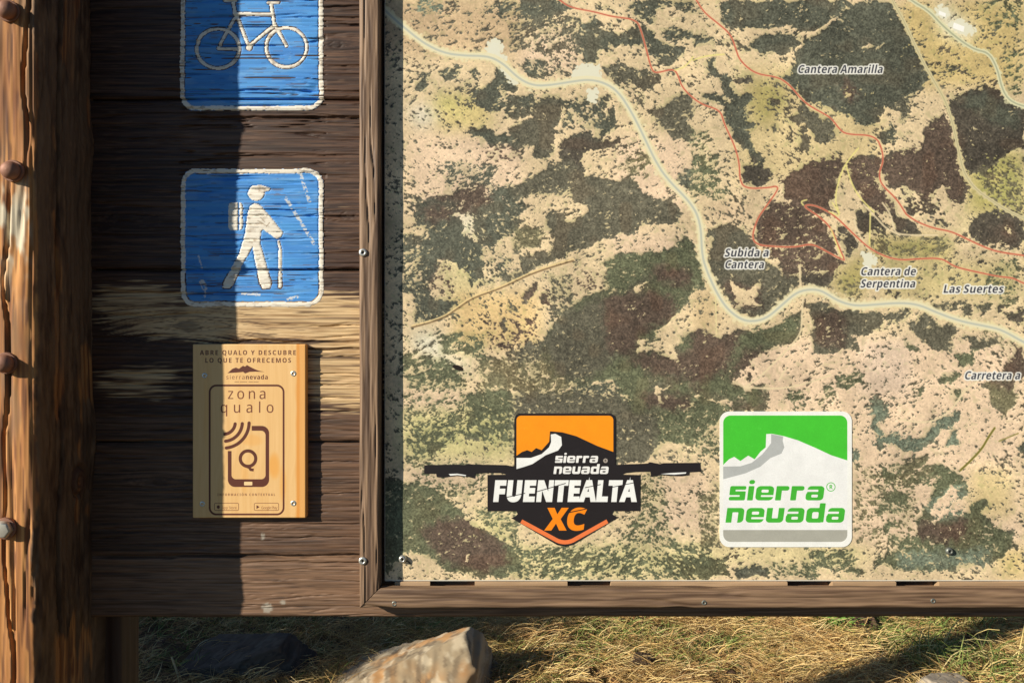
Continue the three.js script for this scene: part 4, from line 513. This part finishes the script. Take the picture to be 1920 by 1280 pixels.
tag(sticker('race_sticker', 'black and orange', [[805, 140], [812, 118], [834, 106], [1356, 106], [1378, 118], [1385, 140], [1385, 400], [1570, 392], [1580, 384], [1600, 388], [1640, 396], [1660, 390], [1868, 388], [1870, 438], [1806, 442], [1804, 458], [1760, 464], [1690, 462], [1650, 456], [1588, 468], [1584, 438], [1500, 440], [1440, 446], [1420, 456], [1525, 458], [1525, 663], [1372, 664], [1364, 682], [1380, 694], [1402, 698], [1140, 856], [1095, 866], [1050, 858], [788, 704], [812, 694], [824, 682], [818, 664], [652, 664], [652, 458], [760, 456], [730, 446], [640, 446], [582, 450], [578, 478], [540, 468], [470, 462], [400, 472], [362, 470], [358, 450], [290, 450], [290, 402], [480, 398], [520, 402], [545, 394], [570, 398], [700, 400], [760, 402], [805, 410]], 1920, 960, 3.0476, 700, 740, (c) => {
  c.fillStyle = 'rgb(38,34,36)'; c.fillRect(0, 0, 1920, 960);
  c.save(); rrect(c, 818, 119, 554, 400, 26); c.clip(); c.fillStyle = 'rgb(250,152,28)'; path(c, [800, 100, 1400, 100, 1400, 332, 1372, 326, 1280, 292, 1160, 236, 1080, 214, 1010, 208, 1005, 268, 962, 316, 930, 304, 905, 326, 880, 316, 850, 326, 818, 348, 800, 350]); c.closePath(); c.fill(); c.restore();
  c.fillStyle = 'rgb(240,242,240)'; path(c, [1014, 226, 1040, 222, 1074, 240, 1078, 288, 1056, 318, 985, 345, 910, 395, 860, 412, 818, 424, 818, 360, 900, 360, 962, 338, 1004, 300, 1016, 270]); c.closePath(); c.fill();
  path(c, [430, 452, 480, 450, 530, 458, 528, 464, 480, 458, 440, 462]); c.fill(); path(c, [1640, 452, 1700, 446, 1790, 442, 1786, 450, 1720, 456]); c.fill();
  squareText(c, 'sierra', 1040, 1284, 388, 40, 'rgb(240,240,238)', 1.2); squareText(c, 'neuada', 1032, 1344, 452, 43, 'rgb(240,240,238)', 1.2);
  c.fillStyle = 'rgb(170,160,150)'; c.beginPath(); c.arc(1327, 376, 13, 0, 7); c.fill(); c.fillStyle = 'rgb(60,52,50)'; c.font = 'bold 18px sans-serif'; c.textAlign = 'center'; c.fillText('R', 1327, 382); c.textAlign = 'left';
  c.lineJoin = 'miter'; c.save(); c.fillStyle = c.strokeStyle = 'rgb(240,242,240)'; c.lineWidth = 12; c.font = 'bold 158px sans-serif'; const w = c.measureText('FUENTEALTA').width; c.translate(678, 606); c.transform(822 / w, 0, -0.1, 1, 0, 0); c.fillText('FUENTEALTA', 0, 0); c.strokeText('FUENTEALTA', 0, 0); c.restore();
  c.strokeStyle = 'rgb(38,34,36)'; c.lineWidth = 4; for (const q of [[750, 588, 868, 562], [925, 556, 1100, 505], [1210, 530, 1300, 512], [1345, 532, 1500, 500]]) { path(c, q); c.stroke(); }
  c.save(); c.fillStyle = c.strokeStyle = 'rgb(250,140,24)'; c.lineWidth = 10; c.font = 'bold 168px sans-serif'; const v = c.measureText('XC').width; c.translate(986, 770); c.transform(222 / v, 0, -0.12, 1, 0, 0); c.fillText('XC', 0, 0); c.strokeText('XC', 0, 0); c.restore();
  c.strokeStyle = 'rgb(38,34,36)'; c.lineWidth = 5; path(c, [1120, 672, 1225, 650]); c.stroke();
  c.strokeStyle = 'rgb(236,124,70)'; c.lineWidth = 24; c.lineCap = 'butt'; c.beginPath(); c.moveTo(845, 722); c.lineTo(1050, 832); c.quadraticCurveTo(1095, 852, 1140, 832); c.lineTo(1338, 722); c.stroke();
}), 'black and orange shield sticker with handlebar shape and white lettering on map', 'sticker', 'stickers on the map');

// ---------------------------------------------------------------- map frame: mouldings, spacer blocks, screws
{
  const frame = mapPanel;
  const ZF = 41, k = (D - ZF) / D;
  const fx0 = (673 - 960) * k, fx1 = (711 - 960) * k, fy0 = -(1141 - 640) * k, fy1 = -(1103 - 640) * k, w = fx1 - fx0, hgt = fy1 - fy0;
  const rightIn = (a0.x + MAPW) / U + 14, topIn = (a0.y + MAPW - EYE) / U + 14;
  const fc = (u, v) => { const g = fbm(v / 4 + 3, u / 110, 3), f = vn(v / 1.7 + 5, u / 45), e = Math.abs(vn(v / 9 + 2, u / 600) - 0.5); let c = mix3(L(92, 70, 53), L(148, 120, 94), clamp(0.5 + (g - 0.5) * 2.2 + (f - 0.5) * 0.5)); return mix3(c, L(74, 54, 42), sstep(0.05, 0.01, e) * 0.6); };
  const hs = (v, u) => 1.6 * (fbm(v / 4 + 7, u / 100, 2) - 0.5) + 0.8 * (vn(v / 1.8, u / 30) - 0.5) - 2.4 * sstep(0.035, 0, Math.abs(vn(v / 10 + 40, u / 700) - 0.5));
  // stile: profile over (x,z), bottom end mitred
  const stile = (x0, x1, flip) => sweep(roundRect(x0, x1, 0.5, ZF, 5, 1.6), range(fy0 + 0.01, topIn + w, 4), (p, t) => { const h = hs(p.a - x0 + p.b * 0.6, t); const lim = fy0 + (flip ? x1 - p.a : p.a - x0) * hgt / w; const y = Math.max(t, lim + 0.8); return [p.a + p.na * h, y, p.b + p.nb * h]; }, (p, t) => fc(t, p.a - x0 + p.b * 0.6));
  const rail = (y0, y1) => sweep(roundRect(-ZF, y0 < 0 ? -20 : -0.5, y0, y1, 6, 1.6), range(fx0, rightIn + w, 4), (p, t) => { const h = hs(p.b - y0 + p.a * 0.6, t); const lo = fx0 + (y0 < 0 ? p.b - y0 : y1 - p.b) * w / hgt; return [Math.max(t, lo + 0.8), p.b + p.nb * h, -(p.a + p.na * h)]; }, (p, t) => fc(t, p.b - y0 + p.a * 0.6));
  part('frame_stile', stile(fx0, fx1, false), woodMat, frame); part('frame_stile', stile(rightIn, rightIn + w, true), woodMat, frame);
  part('frame_rail', rail(fy0, fy1), woodMat, frame); part('frame_rail', rail(topIn, topIn + hgt), woodMat, frame);
  // spacer blocks along the lower rail with drain gaps between them (photo-plane x positions)
  const zs = 19, ks = (D - zs) / D, yb = fy1 - 1, yt = -(1091 - 640) * ks;
  for (const [b0, b1] of [[740, 806], [890, 1064], [1146, 1477], [1562, 1681], [1762, 2080], [2160, 2420], [2500, 2760]]) {
    const q0 = (b0 - 960) * ks, q1 = (b1 - 960) * ks;
    part('spacer_block', sweep(roundRect(-zs, -1, yb - 30, yt, 1.5, 3), range(q0, q1, 6), (p, t) => [t, p.b + p.nb * (vn(t / 40, p.a / 4) - 0.5) * 1.4, -(p.a + p.na * (vn(t / 30, p.b / 3) - 0.5))], (p, t) => mix3(fc(t, p.b * 0.7 + 31), L(200, 168, 130), 0.55)), woodMat, frame);
  }
  screw(frame, 680, 473, ZF, 7.6, 3); screw(frame, 679.5, 1052, ZF, 7.6, 3);
  for (const [px, py] of [[739, 1132], [1321, 1130], [1751, 1127]]) screw(frame, px, py, ZF - 1.2, 5, 2, dullSteel);
}

// ---------------------------------------------------------------- ground things behind the board
const gpos = (px, py) => { const s = (py - 640) / D, dist = EYE / s; return [(px - 960) / D * dist, D * U - dist]; };      // where the line of sight meets level ground
function rock(label, cx, cz, sx, sy, sz, lift, turn, planes, cols, sd, rough = 1) {
  let g = new THREE.IcosahedronGeometry(1, 34); g = mergeVertices(g.deleteAttribute('normal').deleteAttribute('uv'), 1e-4); const p = g.attributes.position, col = [];
  const pl = planes.map(([a, b, c, d]) => { const l = Math.hypot(a, b, c); return [a / l, b / l, c / l, d]; });
  for (let i = 0; i < p.count; i++) {                               // a sphere cut by planes: flat broken faces, then rubbed and pitted
    let x = p.getX(i), y = p.getY(i), z = p.getZ(i), r = 1.15;
    for (const q of pl) { const k = q[0] * x + q[1] * y + q[2] * z; if (k > 0.02) r = Math.min(r, q[3] / k); }
    const n = fbm(x * 2.2 + sd, z * 2.2 + y * 1.7 + sd, 3) - 0.5, f = fbm(x * 9 + sd, y * 11 + z * 8, 3) - 0.5, led = Math.abs(((y * 5 + x * 1.4 + n * 2) % 1 + 1) % 1 - 0.5);
    r *= 1 + rough * (0.22 * n + 0.11 * f + 0.05 * led); x *= r; y *= r; z *= r;
    p.setXYZ(i, x * sx, y * sy, z * sz);
    const t = fbm(x * 3 + sd, z * 3 + y, 3), u = fbm(x * 12, y * 16 + z * 9 + sd, 3); let c = mix3(cols[0], cols[1], sstep(0.42, 0.6, t)); c = mix3(c, cols[2], sstep(0.5, 0.66, u) * 0.75); c = mix3(c, cols[3] ?? cols[0], sstep(0.56, 0.7, fbm(x * 18 + 7, y * 18 + z * 15, 2)) * 0.7); col.push(...c);
  }
  g.setAttribute('color', new THREE.BufferAttribute(new Float32Array(col), 3)); g.computeVertexNormals();
  const m = part('rock', g, rockMat, scene); m.position.set(cx, groundY(cx, cz) + lift, cz); m.rotation.set(0, turn, 0); tag(m, label, 'rock'); return m;
}
const ochre = [L(150, 134, 108), L(170, 130, 86), L(190, 176, 150), L(104, 90, 72)];
const blunt = [[1, 0.3, 0.2, 0.8], [-1, 0.4, 0.1, 0.85], [0.1, 1, 0.2, 0.7], [-0.2, 0.3, 1, 0.75], [0.3, 0.2, -1, 0.8], [0.7, 0.7, 0.5, 0.85], [-0.6, 0.8, 0.5, 0.8]];
{ const [x, z] = gpos(800, 1300); rock('lichen stained slanting rock slab in sunlit grass under the board', x, z - 0.06, 0.44, 0.3, 0.34, 0.02, 0, [[-0.12, 0.6, 0.8, 0.5], [-0.5, 0.9, -0.05, 0.46], [1, 0.12, 0.12, 0.56], [0.75, 0.6, 0.3, 0.7], [0.45, -0.1, 0.9, 0.62], [-1, 0.3, 0.3, 1.0], [0.2, 0.6, -1, 0.5], [0.6, 0.2, 0.8, 0.66]], ochre, 3.2, 0.55); }
{ const [x, z] = gpos(470, 1262); rock('dark grey rock slab lying in shade behind the slanting rock', x, z - 0.05, 0.32, 0.17, 0.24, 0.01, -0.2, [[1, 0.5, 0.1, 0.7], [-0.4, 0.9, 0.2, 0.45], [-0.3, 0.3, 1, 0.7], [0.5, 0.4, 1, 0.6], [-1, 0.4, 0.2, 0.9], [0.2, 0.5, -1, 0.6]], [L(74, 66, 58), L(88, 76, 64), L(100, 92, 80), L(56, 48, 42)], 9.1, 0.6); }
{ const [x, z] = gpos(1785, 1312); rock('small pale rounded stone beside green tufts', x, z, 0.13, 0.07, 0.1, 0.02, 0.4, blunt, [L(150, 140, 124), L(168, 156, 138), L(130, 122, 110)], 5.5, 0.6); }
{ const [x, z] = gpos(1210, 1252); rock('small dark brown clod lying in dry grass', x, z, 0.06, 0.045, 0.05, 0.02, 0.8, blunt, [L(52, 40, 30), L(84, 66, 48), L(104, 86, 64)], 7.7, 2); }
{ const [x, z] = gpos(1617, 1178); rock('dark lump of earth next to green plant tuft', x, z, 0.085, 0.06, 0.06, 0.025, 0.2, blunt, [L(56, 42, 33), L(88, 68, 52), L(108, 86, 64)], 11.3, 2); }

// grass: bent blades; straw lying every way and green shoots
function bladeGeo(len, wid, bend, rise) {
  const pos = [], idx = [], n = 4;
  for (let i = 0; i <= n; i++) { const t = i / n, w = wid * (1 - t * 0.85) / 2; pos.push(-w, rise * (t - 0.55 * t * t) * len, len * t + 0, w, rise * (t - 0.55 * t * t) * len + wid * 0.3, len * t); }
  for (let i = 0; i < n; i++) { const a = i * 2; idx.push(a, a + 2, a + 1, a + 1, a + 2, a + 3); }
  for (let i = 0; i <= n; i++) { const t = i / n; pos[i * 6] += bend * t * t * len; pos[i * 6 + 3] += bend * t * t * len; }
  return geom(pos, idx);
}
function scatter(name, label, category, geo, count, cols, area, scale, lift, mat, accept) {
  const m = new THREE.InstancedMesh(geo, mat, count), o = new THREE.Object3D(), c = new THREE.Color(); let k = 0, guard = 0;
  while (k < count && guard++ < count * 12) {
    const x = rr(area[0], area[1]), z = rr(area[2], area[3]); if (accept && !accept(x, z)) continue;
    o.position.set(x, groundY(x, z) + rr(lift[0], lift[1]), z); o.rotation.set(rr(-0.22, 0.1), rr(0, Math.PI * 2), rr(-0.5, 0.5), 'YXZ'); const s = rr(scale[0], scale[1]); o.scale.set(s * rr(0.8, 1.2), s, s); o.updateMatrix();
    m.setMatrixAt(k, o.matrix); const a = cols[Math.floor(rnd() * cols.length)], q = rr(0.85, 1.3); m.setColorAt(k, c.setRGB(a[0] * q, a[1] * q, a[2] * q)); k++;
  }
  m.count = k; m.name = name; m.castShadow = m.receiveShadow = true; tag(m, label, category, null, 'stuff'); scene.add(m); return m;
}
const bladeMat = new THREE.MeshStandardMaterial({ roughness: 0.8, side: THREE.DoubleSide });
const straw = [L(214, 184, 124), L(194, 160, 100), L(228, 204, 150), L(166, 128, 80), L(132, 100, 62), L(204, 168, 108), L(184, 160, 96), L(214, 190, 130)], greens = [L(112, 132, 58), L(136, 150, 76), L(88, 110, 46), L(150, 160, 92)];
const inView = (x, z) => (x > -0.75 || rnd() < 0.3) && ((z < -1.6 && z > -4.2) || rnd() < 0.12);
scatter('dry_grass', 'matted dry straw coloured grass covering the ground', 'grass', mergeGeometries([bladeGeo(0.09, 0.0032, 0.9, 0.3), bladeGeo(0.075, 0.003, -1.1, 0.6).rotateY(1.3).translate(0.03, 0, 0), bladeGeo(0.05, 0.0034, 0.3, 0.15).rotateY(3.6).translate(0, 0, 0.03), bladeGeo(0.065, 0.0028, 0.4, 0.5).rotateY(5).translate(-0.03, 0, 0.02)]), 70000, straw, [-4.5, 4.5, -4.4, -1.2], [0.5, 1.4], [0, 0.02], bladeMat, (x, z) => inView(x, z) && (fbm(x * 3.1 + 70, z * 3.1, 3) > 0.44 || rnd() < 0.22));
const chip = (() => { const p = [], ix = []; for (let i = 0; i < 5; i++) { const t = i / 4, w = 0.006 * Math.sin(Math.PI * (0.12 + 0.8 * t)); p.push(-w, 0.004 * Math.sin(t * 3), 0.034 * t, w, 0.002 + 0.006 * Math.sin(t * 4), 0.034 * t); } for (let i = 0; i < 4; i++) { const a = i * 2; ix.push(a, a + 2, a + 1, a + 1, a + 2, a + 3); } return geom(p, ix); })();
scatter('leaf_litter', 'brown dead leaves and bark flakes strewn among the grass', 'litter', chip, 22000, [L(120, 84, 52), L(92, 66, 44), L(150, 112, 72), L(176, 144, 98), L(70, 52, 38)], [-4.5, 4.5, -4.4, -1.2], [0.5, 1.5], [0.002, 0.016], bladeMat, inView);
scatter('green_grass', 'short green shoots growing between the dry straw', 'grass', mergeGeometries([bladeGeo(0.06, 0.004, 0.4, 1.1), bladeGeo(0.05, 0.0036, -0.5, 1.3).rotateY(2), bladeGeo(0.045, 0.004, 0.2, 0.9).rotateY(4.1)]), 16000, greens, [-4.5, 4.5, -4.4, -1.2], [0.5, 1.3], [0, 0.012], bladeMat, (x, z) => inView(x, z) && fbm(x * 2.6 + 20, z * 2.6 + 7, 2) > 0.5);
// leafy green tufts and single dry stalks
function tuft(label, px, py, r, h, n, cols) {
  const [x, z] = gpos(px, py), gs = []; const t = thing('grass_tuft', label, 'plant', 'green tufts in the meadow'); t.position.set(x, groundY(x, z), z);
  for (let i = 0; i < n; i++) { const g = bladeGeo(h * rr(0.6, 1.2), rr(0.004, 0.008), rr(-0.7, 0.7), rr(0.9, 2.4)); g.rotateY(rr(0, 6.28)); const a = rr(0, 6.28), q = r * Math.sqrt(rnd()); g.translate(q * Math.cos(a), 0, q * Math.sin(a)); const c = cols[Math.floor(rnd() * cols.length)], k = rr(0.7, 1.2), col = []; for (let j = 0; j < g.attributes.position.count; j++) col.push(c[0] * k, c[1] * k, c[2] * k); g.setAttribute('color', new THREE.BufferAttribute(new Float32Array(col), 3)); gs.push(g); }
  part('blades', mergeGeometries(gs), vmat(0.75), t).userData.kind = 'stuff';
}
const brightG = [L(104, 146, 56), L(130, 164, 76), L(90, 126, 50)], mixG = [...greens, L(190, 170, 110)];
tuft('bright green leafy tuft beside the dark lump of earth', 1567, 1180, 0.09, 0.1, 130, brightG);
tuft('loose tuft of long grass blades close under the board edge', 1805, 1176, 0.16, 0.15, 170, mixG);
tuft('low green tuft along the edge of the narrow shadow', 1690, 1218, 0.14, 0.08, 150, mixG);
tuft('spiky grass tuft around the small pale stone', 1835, 1272, 0.22, 0.14, 260, [...mixG, L(200, 184, 128)]);
tuft('small green tuft in the middle of the straw', 1300, 1250, 0.14, 0.06, 110, greens);
function stalk(label, pts, r) {
  const v = pts.map(([px, py, h]) => { const [x, z] = gpos(px, py + h); const s = (D * U - z) / (D * U); return new THREE.Vector3(x, h * U * s + 0.004, z); });
  const m = part('dry_stalk', new THREE.TubeGeometry(new THREE.CatmullRomCurve3(v), 14, r, 5), new THREE.MeshStandardMaterial({ color: new THREE.Color().setRGB(...L(200, 182, 140)), roughness: 0.8 }), scene); tag(m, label, 'stalk', 'dry stalks in the grass');
}
stalk('upright pale dry stalk beside the rear upright', [[337, 1285, 2], [330, 1258, 30], [321, 1233, 55]], 0.004);
stalk('long bleached stalk lying in straw right of the slanting rock', [[962, 1207, 4], [1010, 1240, 4], [1075, 1262, 4], [1130, 1284, 4]], 0.003);
stalk('thin crooked twig standing behind the slanting rock', [[690, 1216, 12], [735, 1205, 20], [768, 1222, 8], [768, 1236, 1]], 0.0024);
stalk('straight bleached stalk lying along the straw', [[1060, 1220, 4], [1120, 1218, 5], [1210, 1220, 4]], 0.003);

// ---------------------------------------------------------------- trees outside the picture whose shadows cross the grass
function tree(label, x, z, trunkR, height, crown) {
  const t = thing('pine_tree', label, 'tree', 'pines left of the board'); t.position.set(x, 0, z);
  const pr = []; for (let i = 0; i < 14; i++) { const a = i / 14 * Math.PI * 2; pr.push({ a: Math.cos(a), b: Math.sin(a) }); }
  const pos = [], idx = [], col = [], n = 14, m = 60;
  for (let j = 0; j <= m; j++) { const y = height * j / m; for (let i = 0; i < n; i++) { const r = trunkR * (1 - 0.75 * j / m + 0.3 * Math.exp(-y * 5)) * (1 + 0.16 * (vn(i * 1.7, y * 9) - 0.5)); pos.push(pr[i].a * r + 0.05 * (vn(y, 3) - 0.5), y - 0.03, pr[i].b * r); col.push(...mix3(L(74, 54, 42), L(128, 100, 76), vn(i * 2.2, y * 14))); } }
  for (let j = 0; j < m; j++) for (let i = 0; i < n; i++) { const a = j * n + i, b = j * n + (i + 1) % n; idx.push(a, a + n, b, b, a + n, b + n); }
  part('trunk', geom(pos, idx, col), rockMat, t);
  const gs = [];
  for (let i = 0; i < crown.n; i++) {
    const y = crown.y0 + (height - crown.y0) * Math.pow(rnd(), 1.25), f = (height - y) / (height - crown.y0), R = crown.r * (0.12 + 0.95 * Math.pow(f, 0.75)), a = rr(0, 6.283), q = R * Math.sqrt(rr(0.08, 1));
    const g = bladeGeo(rr(0.16, 0.3), rr(0.02, 0.04), rr(-0.5, 0.5), rr(-0.3, 0.5)); g.rotateX(rr(-0.6, 0.6)); g.rotateY(rr(0, 6.28)); g.translate(q * Math.cos(a), y - 0.25 * q + rr(-0.05, 0.05), q * Math.sin(a));
    const c = mix3(L(48, 68, 36), L(84, 104, 54), rnd()), cc = []; for (let k = 0; k < g.attributes.position.count; k++) cc.push(...c); g.setAttribute('color', new THREE.BufferAttribute(new Float32Array(cc), 3)); gs.push(g);
  }
  part('crown', mergeGeometries(gs), vmat(0.8), t).userData.kind = 'stuff';
}
const GA = 1.74;                                                     // shadow run sideways per unit away from the sun
const shadowAt = (px, py, z) => { const [x, gz] = gpos(px, py); return x - GA * (z - gz); };
tree('slim pine with bare lower trunk standing left of the board', shadowAt(1690, 1262, -0.5), -0.5, 0.13, 6.2, { y0: 3.4, r: 1.0, n: 2600 });
tree('bushy young pine branching low, standing left of the board', shadowAt(380, 1215, -0.75), -0.75, 0.09, 3.6, { y0: 0.3, r: 1.0, n: 14000 });

scene.traverse((o) => { if (o.isMesh) o.castShadow = o.receiveShadow = true; });
renderer.render(scene, camera);
